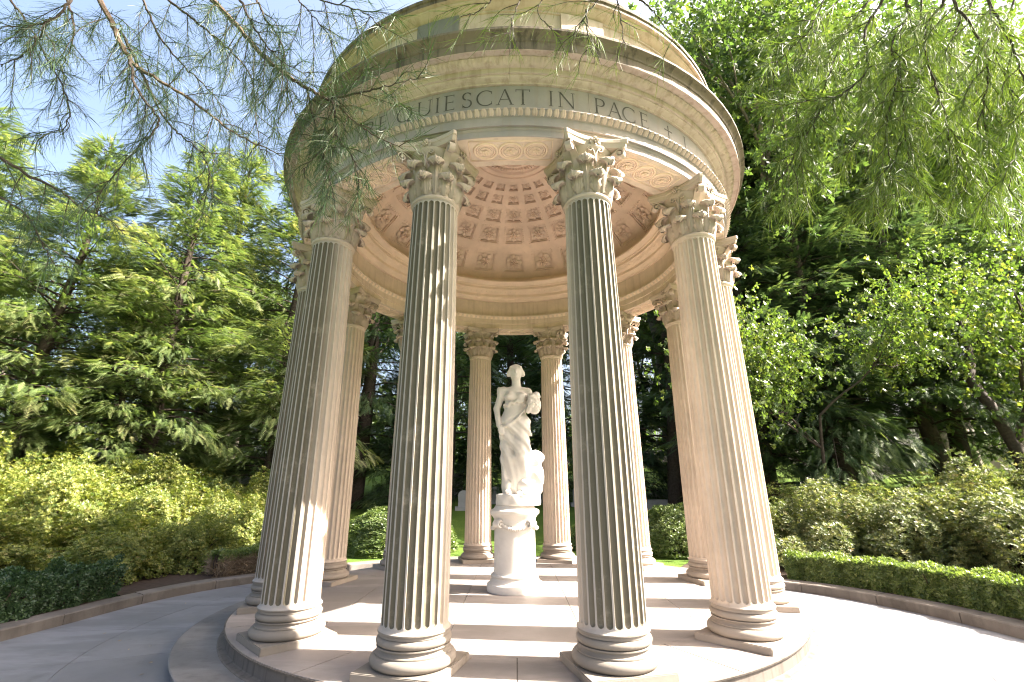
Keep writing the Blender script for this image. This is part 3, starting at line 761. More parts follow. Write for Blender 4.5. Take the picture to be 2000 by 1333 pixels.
for s in np.linspace(-1, 1, 15):
    a = s * R(36); r = .30 + .01 * math.cos(s * 1.5); z = .80 + .055 * s * s; q = .030 * (1.15 - .35 * abs(s)) * (1 + .18 * math.sin(s * 23))
    V, F = lathe([(0, -q), (q * .75, -q * .6), (q, 0), (q * .75, q * .6), (0, q)], 8); me_gar.add(V + np.array([r * math.cos(a), r * math.sin(a), z]), F)
me_gar = me_gar.mesh('garland', True)
for q in range(4):
    o = link('garland', me_gar, m_marble, ped); o.rotation_euler = (0, 0, R(90 * q))

# ---- signed-distance sculpting, polygonised with surface nets
def surface_nets(f, lo, hi, h):
    lo = np.array(lo, float); n = np.ceil((np.array(hi) - lo) / h).astype(int) + 1
    g = np.stack(np.meshgrid(*[lo[i] + h * np.arange(n[i]) for i in range(3)], indexing='ij'), -1)
    D = f(g.reshape(-1, 3)).reshape(n)
    S = D < 0
    c8 = [(i, j, k) for i in (0, 1) for j in (0, 1) for k in (0, 1)]
    m = n - 1
    sl_ = lambda A, c: A[c[0]:c[0] + m[0], c[1]:c[1] + m[1], c[2]:c[2] + m[2]]
    cnt = sum(sl_(S, c).astype(int) for c in c8); act = (cnt > 0) & (cnt < 8)
    idx = -np.ones(m, int); idx[act] = np.arange(act.sum())
    acc = np.zeros((act.sum(), 3)); num = np.zeros(act.sum())
    for a in range(8):
        for b_ in range(a + 1, 8):
            ca, cb_ = np.array(c8[a]), np.array(c8[b_])
            if np.abs(ca - cb_).sum() != 1: continue
            da, db = sl_(D, c8[a])[act], sl_(D, c8[b_])[act]; cr = (da < 0) != (db < 0)
            t = np.where(cr, da / np.where(da - db == 0, 1, da - db), 0)
            acc += np.where(cr[:, None], ca + (cb_ - ca) * t[:, None], 0); num += cr
    V = lo + h * (np.argwhere(act) + acc / num[:, None])
    F = []
    for ax in range(3):
        u, v = (ax + 1) % 3, (ax + 2) % 3
        e = [slice(1, m[i]) for i in range(3)]; e[ax] = slice(0, m[ax])
        e2 = list(e); e2[ax] = slice(1, m[ax] + 1)
        A, B = S[tuple(e)], S[tuple(e2)]; cr = np.argwhere(A != B)
        if not len(cr): continue
        off = np.array([1, 1, 1]); off[ax] = 0; P = cr + off
        flip = A[tuple(cr.T)]
        def I(du, dv):
            Q = P.copy(); Q[:, u] -= du; Q[:, v] -= dv; return idx[tuple(Q.T)]
        q = np.stack([I(1, 1), I(0, 1), I(0, 0), I(1, 0)], 1); q[~flip] = q[~flip][:, ::-1]
        F.append(q)
    return V, np.concatenate(F)
def smin(a, b, k): h = np.clip(.5 + .5 * (b - a) / k, 0, 1); return b + (a - b) * h - k * h * (1 - h)
def ell(p, c, r):
    q = (p - np.array(c)) / np.array(r); k0 = np.linalg.norm(q, axis=1); k1 = np.linalg.norm(q / np.array(r), axis=1); return k0 * (k0 - 1) / (k1 + 1e-9)
def cap(p, a, b, ra, rb):
    a = np.array(a, float); b = np.array(b, float); d = b - a; t = np.clip(((p - a) @ d) / (d @ d), 0, 1)
    return np.linalg.norm(p - a - t[:, None] * d, axis=1) - (ra + (rb - ra) * t)
def chain(p, pts, rs, k=.02):
    out = None
    for i in range(len(pts) - 1):
        c = cap(p, pts[i], pts[i + 1], rs[i], rs[i + 1]); out = c if out is None else smin(out, c, k)
    return out
def figure(p):
    x, y, z = p[:, 0], p[:, 1], p[:, 2]
    # head, raised chin, hair parted and gathered
    d = ell(p, (.012, -.015, 1.965), (.082, .10, .122))
    d = smin(d, cap(p, (.012, -.085, 1.885), (.012, -.05, 1.90), .028, .04), .03)          # chin
    d = smin(d, cap(p, (.012, -.112, 1.985), (.012, -.128, 1.945), .010, .016), .015)       # nose
    for s in (-1, 1):
        d = np.maximum(d, -ell(p, (.012 + s * .036, -.118, 1.978), (.022, .02, .013)))     # eye hollows
        d = smin(d, ell(p, (.012 + s * .036, -.098, 1.977), (.016, .014, .010)), .008)
        d = smin(d, cap(p, (.012 + s * .015, -.112, 1.998), (.012 + s * .058, -.092, 1.995), .008, .007), .012)  # brow
    d = smin(d, cap(p, (-.008, -.112, 1.915), (.032, -.112, 1.915), .009, .009), .012)      # lips
    hair = ell(p, (.012, .022, 1.995), (.10, .105, .108)) + .006 * np.sin(38 * z + 22 * np.abs(x)) * np.sin(30 * y + 9)
    hair = smin(hair, ell(p, (.012, .118, 1.97), (.058, .055, .055)), .03)
    for s in (-1, 1): hair = smin(hair, cap(p, (.012 + s * .06, -.065, 2.03), (.012 + s * .098, -.01, 1.925), .028, .032) + .004 * np.sin(60 * z), .02)
    hair = np.maximum(hair, -ell(p, (.012, -.13, 1.96), (.075, .075, .10)))
    d = smin(d, hair, .012)
    d = smin(d, cap(p, (.018, .012, 1.74), (.014, 0, 1.90), .062, .055), .03)
    # bare arms
    ra = chain(p, [(-.165, .01, 1.665), (-.246, .02, 1.40), (-.215, -.08, 1.13)], [.056, .043, .031], .02)
    hand = smin(ell(p, (-.192, -.10, 1.085), (.033, .028, .05)), chain(p, [(-.175, -.115, 1.08), (-.155, -.115, 1.045)], [.014, .011]), .015)
    for q in range(4): hand = smin(hand, chain(p, [(-.215 + .016 * q, -.11, 1.06), (-.207 + .014 * q, -.125, 1.02), (-.19 + .012 * q, -.105, 1.0)], [.011, .010, .008], .008), .010)
    ra = smin(ra, hand, .02)
    la = chain(p, [(.175, .01, 1.66), (.232, .03, 1.42), (.215, -.135, 1.40)], [.055, .043, .032], .02)
    lh = ell(p, (.215, -.165, 1.40), (.032, .036, .022))
    for q in range(4): lh = smin(lh, chain(p, [(.190 + .017 * q, -.18, 1.40), (.192 + .017 * q, -.20, 1.43), (.195 + .016 * q, -.195, 1.465)], [.011, .010, .009], .008), .010)
    la = smin(la, lh, .02)
    # torso with chiton
    t = ell(p, (.005, .01, 1.58), (.158, .105, .17))
    t = smin(t, cap(p, (-.145, .015, 1.675), (.16, .015, 1.672), .058, .058), .05)
    for s in (-1, 1): t = smin(t, ell(p, (.008 + s * .078, -.082, 1.575), (.066, .055, .066)), .035)
    t = smin(t, ell(p, (0, .005, 1.38), (.135, .10, .17)), .06)
    sag = np.cos((x - .02) * 9) * .05
    t = t + .006 * np.sin(58 * (z + sag + .55 * np.abs(x) * .6 + .25 * x)) * np.clip((1.74 - z) * 9, 0, 1) * np.clip((z - 1.44) * 12, 0, 1)
    # over-fold frill under the bust
    rr = np.hypot(x / 1.28, y) ; th = np.arctan2(x, -y)
    zz = 1.455 + .035 * np.sin(th * 1.1 + .9) + .012 * np.sin(th * 9)
    fr = np.hypot(rr - (.112 + .008 * np.sin(th * 9)), (z - zz) * .75) - .016
    t = smin(t, fr, .02)
    puff = ell(p, (-.178, .02, 1.692), (.068, .065, .055)) + .008 * np.sin(70 * x + 30 * z)
    puff = smin(puff, ell(p, (-.198, .02, 1.645), (.045, .055, .06)), .03)
    t = smin(t, puff, .03)
    # hips, skirt and the bent leg under cloth
    s1 = ell(p, (-.005, .01, 1.19), (.172, .13, .25))
    s1 = smin(s1, chain(p, [(-.07, .0, 1.15), (-.075, -.03, .66), (-.07, .02, .20)], [.12, .098, .10], .05), .06)
    s1 = smin(s1, chain(p, [(.08, -.02, 1.15), (.085, -.10, .70), (.075, .03, .20)], [.125, .10, .095], .05), .06)
    s1 = smin(s1, chain(p, [(0, .06, 1.1), (.0, .09, .2)], [.13, .15], .05), .06)
    diag = 46 * (x * .80 + z * .42) + 2.5 * np.sin(z * 5 + 1)
    low = np.clip((1.32 - z) * 4, 0, 1)
    line = 1.135 + (x + .19) * .80
    over = 1 / (1 + np.exp(-np.clip((z - line) / .006, -30, 30))) * np.clip((1.46 - z) * 30, 0, 1)
    low = low * (1 - .85 * over)
    fold = .016 * np.sin(diag) + .009 * np.sin(diag * 1.9 + 2)
    leg = np.exp(-((x - .09) / .06) ** 2) * np.clip(-y * 14, 0, 1)
    s1 = s1 - fold * low * (1 - .7 * leg) - .016 * over
    d2 = smin(t, s1, .03)
    # diagonal hem of the over-fold, from the raised hip down to the lowered hand
    sw = chain(p, [(-.185, -.085, 1.10), (-.10, -.135, 1.13), (.03, -.150, 1.23), (.12, -.115, 1.36), (.17, -.05, 1.44)], [.016, .014, .014, .014, .018], .02)
    d2 = smin(d2, sw, .03)
    d2 = smin(d2, cap(p, (-.180, -.06, 1.08), (-.160, .0, .60), .032, .028) - .008 * np.sin(40 * z), .03)
    # hem and feet
    for fx, fy in ((-.10, -.13), (.05, -.10)):
        ft = smin(ell(p, (fx, fy, .178), (.042, .085, .030)), cap(p, (fx, fy + .06, .20), (fx, fy + .06, .30), .04, .045), .03)
        for q in range(4): ft = smin(ft, ell(p, (fx - .026 + .018 * q, fy - .085, .168), (.010, .02, .012)), .006)
        d2 = smin(d2, ft, .02)
    d = smin(d, d2, .015); d = smin(d, ra, .018); d = smin(d, la, .018)
    return np.maximum(d, .150 - z)
statue = empty('statue', (CX + .02, CY - .02, 1.10)); statue.scale = (1.15, 1.1, 1.0); tag(statue, 'white marble statue of a robed woman holding a basket', 'statue')
V, F = surface_nets(figure, (-.36, -.30, .13), (.36, .26, 2.14), .0125)
link('figure', npmesh('figure', V, F, smooth=True), m_marble, statue)
def rock(p):
    x, y, z = p[:, 0], p[:, 1], p[:, 2]
    d = ell(p, (.20, .06, .36), (.15, .14, .36)); d = smin(d, ell(p, (.27, .04, .66), (.105, .10, .12)), .05); d = smin(d, ell(p, (.12, .05, .66), (.10, .09, .12)), .06)
    d = smin(d, ell(p, (.27, .03, .38), (.095, .12, .16)), .05); d = smin(d, ell(p, (.13, -.02, .25), (.12, .14, .16)), .05)
    d = d + .012 * np.sin(19 * x + 13 * z) * np.sin(23 * y + 11 * z) + .007 * np.sin(41 * z + 17 * x) * np.sin(37 * x + 5)
    return np.maximum(d, .148 - z)
V, F = surface_nets(rock, (-.05, -.25, .13), (.45, .30, .86), .016); link('tree_stump', npmesh('tree_stump', V, F, smooth=True), m_marble, statue)
def basket(p):
    x, y, z = p[:, 0], p[:, 1], p[:, 2]
    th = np.arctan2(y + .10, x - .255)
    d = ell(p, (.255, -.10, 1.44), (.085, .085, .15)) + .006 * np.sin(th * 12) * np.sin(z * 120)
    d = np.maximum(d, np.abs(z - 1.43) - .13)
    for q, (a, b_, c) in enumerate(((.21, -.12, 1.575), (.27, -.14, 1.58), (.30, -.08, 1.57), (.245, -.07, 1.60), (.225, -.16, 1.56), (.285, -.11, 1.605))): d = smin(d, ell(p, (a, b_, c), (.042, .04, .035)), .012)
    d = smin(d, chain(p, [(.17, -.12, 1.33), (.20, -.17, 1.44), (.195, -.13, 1.56)], [.03, .035, .03], .02) + .006 * np.sin(50 * z), .015)
    return d
V, F = surface_nets(basket, (.12, -.24, 1.25), (.38, .03, 1.68), .0115); link('basket', npmesh('basket', V, F, smooth=True), m_marble, statue)
def sbase(p):
    x, y, z = p[:, 0], p[:, 1], p[:, 2]; r = np.hypot((x - .03) / 1.05, y) - .265 + .008 * np.sin(9 * np.arctan2(y, x)) * np.sin(z * 30)
    return np.maximum(r, np.maximum(z - .155 - .01 * np.sin(11 * x) * np.sin(9 * y), -z + .002))
V, F = surface_nets(sbase, (-.32, -.34, -.02), (.38, .34, .20), .0125); link('statue_base', npmesh('statue_base', V, F), m_marble, statue)

# ================================================================== FOLIAGE TOOLS
def bases(D, U):
    X = D / (np.linalg.norm(D, axis=1)[:, None] + 1e-9); Y = np.cross(U, X); Y /= np.linalg.norm(Y, axis=1)[:, None] + 1e-9; Z = np.cross(X, Y)
    return np.stack([X, Y, Z], 2)
def scatter(T, P, B, S):
    TV, TF = T; n = len(TV)
    V = np.einsum('nij,nkj->nki', B, TV[None] * np.asarray(S)[:, None, None]) + P[:, None, :]
    F = (np.asarray(TF)[None] + (np.arange(len(P)) * n)[:, None, None]).reshape(-1, 3)
    return V.reshape(-1, 3), F
def rand_unit(g, n):
    v = g.normal(size=(n, 3)); return v / np.linalg.norm(v, axis=1)[:, None]
def tri_feather(pairs, ang, wl, droop, wid):
    V = []; F = []
    def add(a, b, c): k = len(V); V.extend([a, b, c]); F.append((k, k + 1, k + 2))
    for i in range(pairs):
        t = (i + .5) / pairs; L = wl * (1.05 - .75 * t) * (.55 + .45 * min(1, t * 5))
        for s in (-1, 1):
            b0 = np.array([t, 0, -droop * t * t]); d = np.array([math.cos(R(ang)), s * math.sin(R(ang)), -.12])
            tip = b0 + d * L; w_ = np.array([wid * .5, 0, 0])
            add(b0 - w_, b0 + w_, tip)
    add(np.array([0.0, -.02, 0]), np.array([0.0, .02, 0]), np.array([1.08, 0, -droop * 1.15]))
    return np.array(V), np.array(F)
T_HEM = tri_feather(9, 48, .36, .20, .085)
def leaf_tri(pts):
    V = np.array(pts, float); F = [(0, i, i + 1) for i in range(1, len(V) - 1)]; return V, np.array(F)
def cluster(leaf, n, g, spread, size):
    """several leaves round a twig end"""
    Vs = []; Fs = []; k = 0
    for i in range(n):
        D = rand_unit(g, 1); D[:, 2] = D[:, 2] * .6 + .1; U = rand_unit(g, 1); B = bases(D, U)
        V, F = scatter(leaf, g.normal(size=(1, 3)) * spread, B, [size * g.uniform(.7, 1.2)]); Vs.append(V); Fs.append(F + k); k += len(V)
    return np.concatenate(Vs), np.concatenate(Fs)
LEAF = leaf_tri([(0, 0, 0), (.45, .26, .05), (1, 0, -.05), (.45, -.26, .05)])
OAKLEAF = leaf_tri([(0, 0, 0), (.34, .28, .03), (.46, .13, .02), (.62, .33, .02), (1.0, .0, -.04), (.62, -.33, .02), (.46, -.13, .02), (.34, -.28, .03)])
def rosette_t(n, tilt, w_):
    Vs = []; Fs = []
    for i in range(n):
        a = 2 * math.pi * i / n + .2 * (i % 2); c, s = math.cos(a), math.sin(a); tl = tilt * (1 if i % 2 else 1.5)
        q = [(0, 0, 0), (.5, w_, .5 * tl + .03), (1, 0, tl), (.5, -w_, .5 * tl + .03)]
        k = len(Vs); Vs += [(x * c - y * s, x * s + y * c, z) for x, y, z in q]; Fs += [(k, k + 1, k + 2), (k, k + 2, k + 3)]
    return np.array(Vs), np.array(Fs)
T_AZ = rosette_t(6, .55, .19); T_BOX = rosette_t(4, .6, .28)

T_DEAD = rosette_t(4, 1.4, .035)
T_DEAD = (T_DEAD[0] * 2.2, T_DEAD[1])
def trunk_mesh(name, pts, r0, r1, sides=10, seed=0):
    P = catmull(pts, 5); t = np.linspace(0, 1, len(P)); rad = r0 + (r1 - r0) * t ** .8; rad[0] *= 1.35; rad[1:3] *= 1.1
    V, F = tube(P, rad, sides); g = np.random.default_rng(seed); V = V + g.normal(size=V.shape) * r0 * .035
    return pyd(name, V, F, True)

def hemlock(seed, h, Rm, nbr, dens, z_lo=.06, spray=.42, fullness=.75):
    g = np.random.default_rng(seed)
    tr = catmull([(0, 0, -.3), (g.normal() * .1, g.normal() * .1, h * .35), (g.normal() * .12, g.normal() * .12, h * .7), (0, 0, h)], 6)
    tz = tr[:, 2]
    wood = MB(); wood.add(*tube(tr, (.018 * h + .03) * (1 - tz.clip(0) / h * .95), 9))
    P = []; D = []; S = []; U = []; tone = []
    for i in range(nbr):
        t = z_lo + (.99 - z_lo) * ((i + g.uniform(0, 1)) / nbr) ** .85
        az = i * 2.39996 + g.normal() * .35; d = np.array([math.cos(az), math.sin(az), 0]); sd_ = np.array([-d[1], d[0], 0])
        L = Rm * (max(0.02, 1 - t) ** fullness) * g.uniform(.5, 1.18) + .25
        if t < .2: L *= .75 + 1.2 * t
        b0 = np.array([np.interp(t * h, tz, tr[:, 0]), np.interp(t * h, tz, tr[:, 1]), t * h])
        up = .12 + .45 * t; dr = .42 - .15 * t + g.normal() * .13; up += g.normal() * .07
        path = lambda s: b0 + d * (L * s)[:, None] + np.array([0, 0, 1.]) * (L * (up * s - dr * s * s))[:, None]
        ss = np.linspace(0, .97, 6); wood.add(*tube(path(ss), np.linspace(.010 * L + .008, .003, 6), 4, False))
        for _ in range(5):
            s_ = np.array([g.uniform(.25, .9)]); q0 = path(s_)[0]; sg = g.choice([-1, 1]); l_ = .3 * L * (1.1 - s_[0])
            wood.add(*tube([q0, q0 + d * l_ * .6 + sd_ * sg * l_ * .8 + np.array([0, 0, -.1 * l_])], [.007, .002], 3, False))
        n = int(L * dens) + 4
        s = g.uniform(.12, 1, n) ** .62; w_ = .40 * L * (1 - .8 * s) * (s ** .35) + .10
        u = g.uniform(-1, 1, n); u = np.sign(u) * np.abs(u) ** .7
        p = path(s) + sd_[None] * (u * w_)[:, None]; p[:, 2] += -.16 * np.abs(u) * w_ + g.normal(size=n) * .10 - .04
        dd = d[None] * (.55 + .5 * s)[:, None] + sd_[None] * (np.sign(u) * .75 * (1 - .55 * s) * np.abs(u) ** .4)[:, None]
        dd[:, 2] = up - 2 * dr * s * .8 - .12; dd += g.normal(size=(n, 3)) * .27
        uu = np.tile([0, 0, 1.], (n, 1)) + g.normal(size=(n, 3)) * .38
        P.append(p); D.append(dd); U.append(uu); S.append(g.uniform(.65, 1.2, n) * spray * (.8 + .3 * (1 - t)))
        tone.append(np.clip(.22 + g.normal() * .12 + .5 * s ** 2 * g.uniform(.4, 1.2, n) + g.normal(size=n) * .16, 0, 1))
    P = np.concatenate(P); V, F = scatter(T_HEM, P, bases(np.concatenate(D), np.concatenate(U)), np.concatenate(S))
    tn = np.repeat(np.concatenate(tone), len(T_HEM[0]))
    return wood.mesh('trunk', True), npmesh('crown', V, F, tn)

def limbs(seed, h, r0, spread, nlev, stems=1, first=.3, lean=0., droop=0.):
    """skeleton of a broadleaf tree: returns wood builder and twig-end points"""
    g = np.random.default_rng(seed); wood = MB(); ends = []
    def grow(p, d, L, r, lev):
        pts = [p]; q = p.copy(); dd = d.copy()
        for k in range(4):
            dd = dd + g.normal(size=3) * .12 + np.array([0, 0, .06 - droop * lev]); dd /= np.linalg.norm(dd); q = q + dd * L / 4; pts.append(q.copy())
        wood.add(*tube(pts, np.linspace(r, r * .6, 5), 7 if lev < 2 else 4, False))
        if lev >= nlev: ends.append((q, dd)); ends.append((pts[2], dd)); return
        nb = g.integers(2, 4) + (1 if lev > 0 else 0)
        for k in range(nb):
            a = rand_unit(g, 1)[0]; a -= dd * np.dot(a, dd); a /= np.linalg.norm(a) + 1e-9; sp = spread * g.uniform(.6, 1.2)
            nd = dd * math.cos(sp) + a * math.sin(sp); i0 = pts[g.integers(2, 5)]
            grow(i0.copy(), nd, L * g.uniform(.55, .8), r * .55, lev + 1)
    for s in range(stems):
        a = 2 * math.pi * s / stems + .5; d = np.array([math.cos(a) * (.22 if stems > 1 else .02) + lean, math.sin(a) * (.22 if stems > 1 else .02), 1.]); d /= np.linalg.norm(d)
        grow(np.array([.1 * math.cos(a) * (stems > 1), .1 * math.sin(a) * (stems > 1), -.3]), d, h * first * g.uniform(.9, 1.15), r0, 0)
    return wood, ends
def broadleaf(seed, h, r0, spread, nlev, per, rad, leaf, size, stems=1, first=.3, tmpl_n=7, squash=.7, lean=0., droop=0.):
    g = np.random.default_rng(seed + 99); wood, ends = limbs(seed, h, r0, spread, nlev, stems, first, lean, droop)
    T = cluster(leaf, tmpl_n, g, .10, 1.0)
    P = []; 
    for (q, d) in ends: P.append(q + g.normal(size=(per, 3)) * np.array([rad, rad, rad * squash]) * .5)
    P = np.concatenate(P); n = len(P)
    D = rand_unit(g, n); D[:, 2] *= .5; U = rand_unit(g, n) * .8 + np.array([0, 0, .8])
    V, F = scatter(T, P, bases(D, U), size * g.uniform(.7, 1.25, n))
    zt = (P[:, 2] - P[:, 2].min()) / (np.ptp(P[:, 2]) + 1e-6)
    tone = np.clip(g.uniform(.05, .80, n) + g.normal(size=n) * .07, 0, 1)
    return wood.mesh('trunk', True), npmesh('crown', V, F, np.repeat(tone, len(T[0])))

def mound(seed, rx, ry, h, n, T, size, lump=.18, flat=2.2, layers=.22, stemcol=None):
    """shrub: lumpy dome of leaf rosettes with woody stems"""
    g = np.random.default_rng(seed)
    a = g.uniform(0, 2 * math.pi, n); cz = g.uniform(0, 1, n) ** .8; el = np.arcsin(cz)
    dirs = np.stack([np.cos(el) * np.cos(a), np.cos(el) * np.sin(a), np.sin(el)], 1)
    ph = g.uniform(0, 6, 6)
    lumpf = lambda d: 1 + lump * (np.sin(3.1 * d[:, 0] * 2 + ph[0]) * np.sin(2.7 * d[:, 1] * 2 + ph[1]) + .6 * np.sin(8 * d[:, 0] + ph[2]) * np.sin(9 * d[:, 2] + ph[3]) + .45 * np.sin(15 * d[:, 1] + ph[4]) * np.sin(13 * d[:, 0] + ph[5]))
    rr = lumpf(dirs) * (1 - layers * g.uniform(0, 1, n) ** 1.6)
    P = dirs * np.array([rx, ry, h]) * rr[:, None]; P[:, 2] = np.maximum(P[:, 2], .03)
    nrm = dirs / np.array([rx, ry, h]); nrm /= np.linalg.norm(nrm, axis=1)[:, None]
    up = nrm * .8 + np.array([0, 0, .55]) + g.normal(size=(n, 3)) * .38
    side = np.cross(up, rand_unit(g, n)); B = bases(side, up)
    V, F = scatter(T, P, B, size * g.uniform(.65, 1.3, n))
    tone = np.clip(g.uniform(.05, .8, n) + g.normal(size=n) * .12, 0, 1)
    wood = MB()
    for k in range(34):
        az = g.uniform(0, 6.28); r_ = g.uniform(.35, .95); z_ = g.uniform(.5, .85) * h
        wood.add(*tube(catmull([(g.normal() * .08, g.normal() * .08, -.05), (rx * r_ * .45 * math.cos(az), ry * r_ * .45 * math.sin(az), z_ * .5), (rx * r_ * math.cos(az), ry * r_ * math.sin(az), z_ * math.sqrt(max(.1, 1 - r_ * r_)) + .1)], 3), np.linspace(.022, .006, 7), 4, False))
    # inner mass of twigs
    return wood.mesh('stem'), npmesh('foliage', V, F, np.repeat(tone, len(T[0])))

def place(name, parts, loc, rot=0., sc=1., label=None, cat=None, group=None, names=('trunk', 'crown')):
    """parts: list of (mesh, material)"""
    o = empty(name, loc); o.rotation_euler = (0, 0, rot); o.scale = (sc, sc, sc) if np.isscalar(sc) else sc
    tag(o, label, cat, group)
    for nm, (me, mat) in zip(names, parts):
        c = bpy.data.objects.new(nm, me); COL.objects.link(c); c.parent = o
        if len(me.materials) == 0: me.materials.append(mat)
        elif me.materials[0] != mat:
            c.material_slots[0].link = 'OBJECT'; c.material_slots[0].material = mat
    return o
def gz(x, y): return float(ground_z(x, y))

# ================================================================== TREES BEHIND
HV = [hemlock(11, 12, 4.0, 170, 45, spray=.37), hemlock(12, 14, 3.9, 165, 44, spray=.37), hemlock(13, 15, 4.0, 140, 44, .13, spray=.38), hemlock(14, 7, 2.6, 110, 58, .04, spray=.29)]
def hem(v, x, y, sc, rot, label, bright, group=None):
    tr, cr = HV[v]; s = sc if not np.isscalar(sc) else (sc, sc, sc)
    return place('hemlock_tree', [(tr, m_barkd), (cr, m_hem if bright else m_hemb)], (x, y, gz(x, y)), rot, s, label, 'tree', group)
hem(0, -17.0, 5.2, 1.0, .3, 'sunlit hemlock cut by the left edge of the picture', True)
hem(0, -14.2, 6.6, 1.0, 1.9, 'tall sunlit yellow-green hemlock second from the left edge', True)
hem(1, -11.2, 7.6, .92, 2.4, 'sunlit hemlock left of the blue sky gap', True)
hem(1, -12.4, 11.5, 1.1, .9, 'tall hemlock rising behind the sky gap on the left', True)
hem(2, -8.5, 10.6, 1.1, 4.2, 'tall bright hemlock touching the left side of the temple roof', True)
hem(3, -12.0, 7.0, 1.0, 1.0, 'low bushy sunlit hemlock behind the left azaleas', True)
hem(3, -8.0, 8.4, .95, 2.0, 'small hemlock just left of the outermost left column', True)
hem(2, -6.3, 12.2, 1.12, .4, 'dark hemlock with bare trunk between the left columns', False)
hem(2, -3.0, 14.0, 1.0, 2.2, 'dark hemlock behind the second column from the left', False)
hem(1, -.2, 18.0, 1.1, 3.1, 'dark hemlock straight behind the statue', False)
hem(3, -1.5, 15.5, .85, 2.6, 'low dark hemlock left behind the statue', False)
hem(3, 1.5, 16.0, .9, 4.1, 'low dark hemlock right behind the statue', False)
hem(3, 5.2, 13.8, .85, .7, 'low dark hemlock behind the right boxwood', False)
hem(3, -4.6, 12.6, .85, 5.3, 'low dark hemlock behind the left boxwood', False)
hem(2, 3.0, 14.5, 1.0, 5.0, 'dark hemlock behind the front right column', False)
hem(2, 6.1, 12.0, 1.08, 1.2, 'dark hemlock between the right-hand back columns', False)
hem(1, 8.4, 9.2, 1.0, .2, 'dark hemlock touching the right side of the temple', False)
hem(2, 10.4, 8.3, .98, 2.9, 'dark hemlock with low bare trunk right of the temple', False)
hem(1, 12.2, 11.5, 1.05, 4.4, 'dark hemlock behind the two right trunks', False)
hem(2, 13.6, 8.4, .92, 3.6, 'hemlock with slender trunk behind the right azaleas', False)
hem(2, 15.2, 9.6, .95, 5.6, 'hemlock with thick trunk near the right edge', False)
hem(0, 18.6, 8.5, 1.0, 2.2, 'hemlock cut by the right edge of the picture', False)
# oaks
OK1 = broadleaf(31, 8.2, .13, .80, 3, 60, 1.45, OAKLEAF, .085, 1, .27, 6, .8, 0, .03)
OK2 = broadleaf(36, 6.4, .045, .85, 3, 40, 1.0, OAKLEAF, .08, 1, .36, 6, .6, -.12, .03)
place('oak_tree', [(OK1[0], m_barkd), (OK1[1], m_oak)], (12.9, 5.2, gz(12.9, 5.2)), .6, (1.55, 1.5, 1.75), 'sunlit oak with lobed leaves behind the right azaleas', 'tree')
place('oak_tree', [(OK2[0], m_barkd), (OK2[1], m_oak)], (8.3, 6.0, gz(8.3, 6.0)), .2, (1.3, 1.3, 1.6), 'young oak with glossy leaves beside the right columns', 'tree')
# tall broadleaf trees
TD1 = broadleaf(41, 27, .34, .42, 4, 27, 1.9, LEAF, .20, 3, .30, 7, .9, 0, 0)
TD2 = broadleaf(43, 24, .30, .5, 4, 27, 1.9, LEAF, .20, 2, .30, 7, .9, 0, 0)
def tall(v, x, y, sc, rot, label): return place('tall_tree', [(v[0], m_barkg), (v[1], m_decid)], (x, y, gz(x, y)), rot, sc, label, 'tree')
tall(TD1, 10.4, 14.5, 1.05, .4, 'tall many-stemmed leafy tree above the right side of the roof')
tall(TD2, 15.0, 14.8, 1.1, 1.6, 'tall leafy tree behind the hanging cypress on the right')
tall(TD1, 20.5, 15.5, .95, 2.7, 'tall leafy tree in the upper right corner')
tall(TD2, 8.6, 17.5, 1.35, 3.3, 'tall leafy tree just right of the roof, highest of its clump')
tall(TD1, 13.0, 12.6, 1.15, 5.0, 'tall leafy tree whose stems rise left of the hanging cypress')
tall(TD2, 18.2, 12.4, 1.2, .9, 'tall leafy tree behind the oak crown')
tall(TD2, 2.0, 23.0, .85, .3, 'sunlit leafy tree far behind the statue')
BACKROW = [(-34, 22, .8), (-26, 26, .75), (-19, 25, .8), (-12.5, 29, .8), (-6, 31, .85), (8.5, 29, .85), (15, 28, .8), (24, 24, .85), (32, 20, .8)]
FARL = ['distant leafy tree behind the leftmost hemlock', 'distant leafy tree behind the second hemlock from the left edge', 'distant leafy tree behind the left sky gap', 'distant leafy tree behind the outer left column', 'distant leafy tree behind the left back columns', 'distant leafy tree behind the right back columns', 'distant leafy tree behind the dark right hemlocks', 'distant leafy tree behind the oak on the right', 'distant leafy tree behind the rightmost hemlock']
for i, (x, y, s) in enumerate(BACKROW):
    o = tall(TD1 if i % 2 else TD2, x, y, s, i * 1.3, FARL[i]); o['group'] = 'distant trees closing the cemetery'

# ================================================================== SHRUBS AND HEDGES
AZ = [mound(51, 1.35, 1.3, 1.45, 8600, T_AZ, .056, .25, layers=.36), mound(52, 1.3, 1.4, 1.5, 8600, T_AZ, .056, .28, layers=.36)]
AZN = ('stem', 'foliage')
def azalea(v, x, y, sc, rot, label, mat, group): return place('azalea_shrub', [(AZ[v][0], m_twig), (AZ[v][1], mat)], (x, y, gz(x, y)), rot, sc, label, 'shrub', group, AZN)
LA = 'azaleas behind the left curb'; RA = 'azaleas behind the right hedge'
azalea(0, -11.0, 1.9, (1, 1, 1.0), .2, 'sunlit azalea nearest the left edge of the picture', m_azal, LA)
azalea(1, -9.7, 3.3, (1, 1, .98), 1.1, 'sunlit azalea in the second row above the dark yew hedge', m_azal, LA)
azalea(0, -8.3, 4.5, (.95, .95, .92), 2.3, 'sunlit azalea in the second row left of the column', m_azal, LA)
azalea(1, -7.0, 5.2, (.8, .8, .78), 3.0, 'smaller azalea beside the half dead box hedge', m_azal, LA)
azalea(1, -12.8, 3.6, (1.1, 1.1, 1.2), .7, 'tall azalea of the back row at the left edge', m_azal, LA)
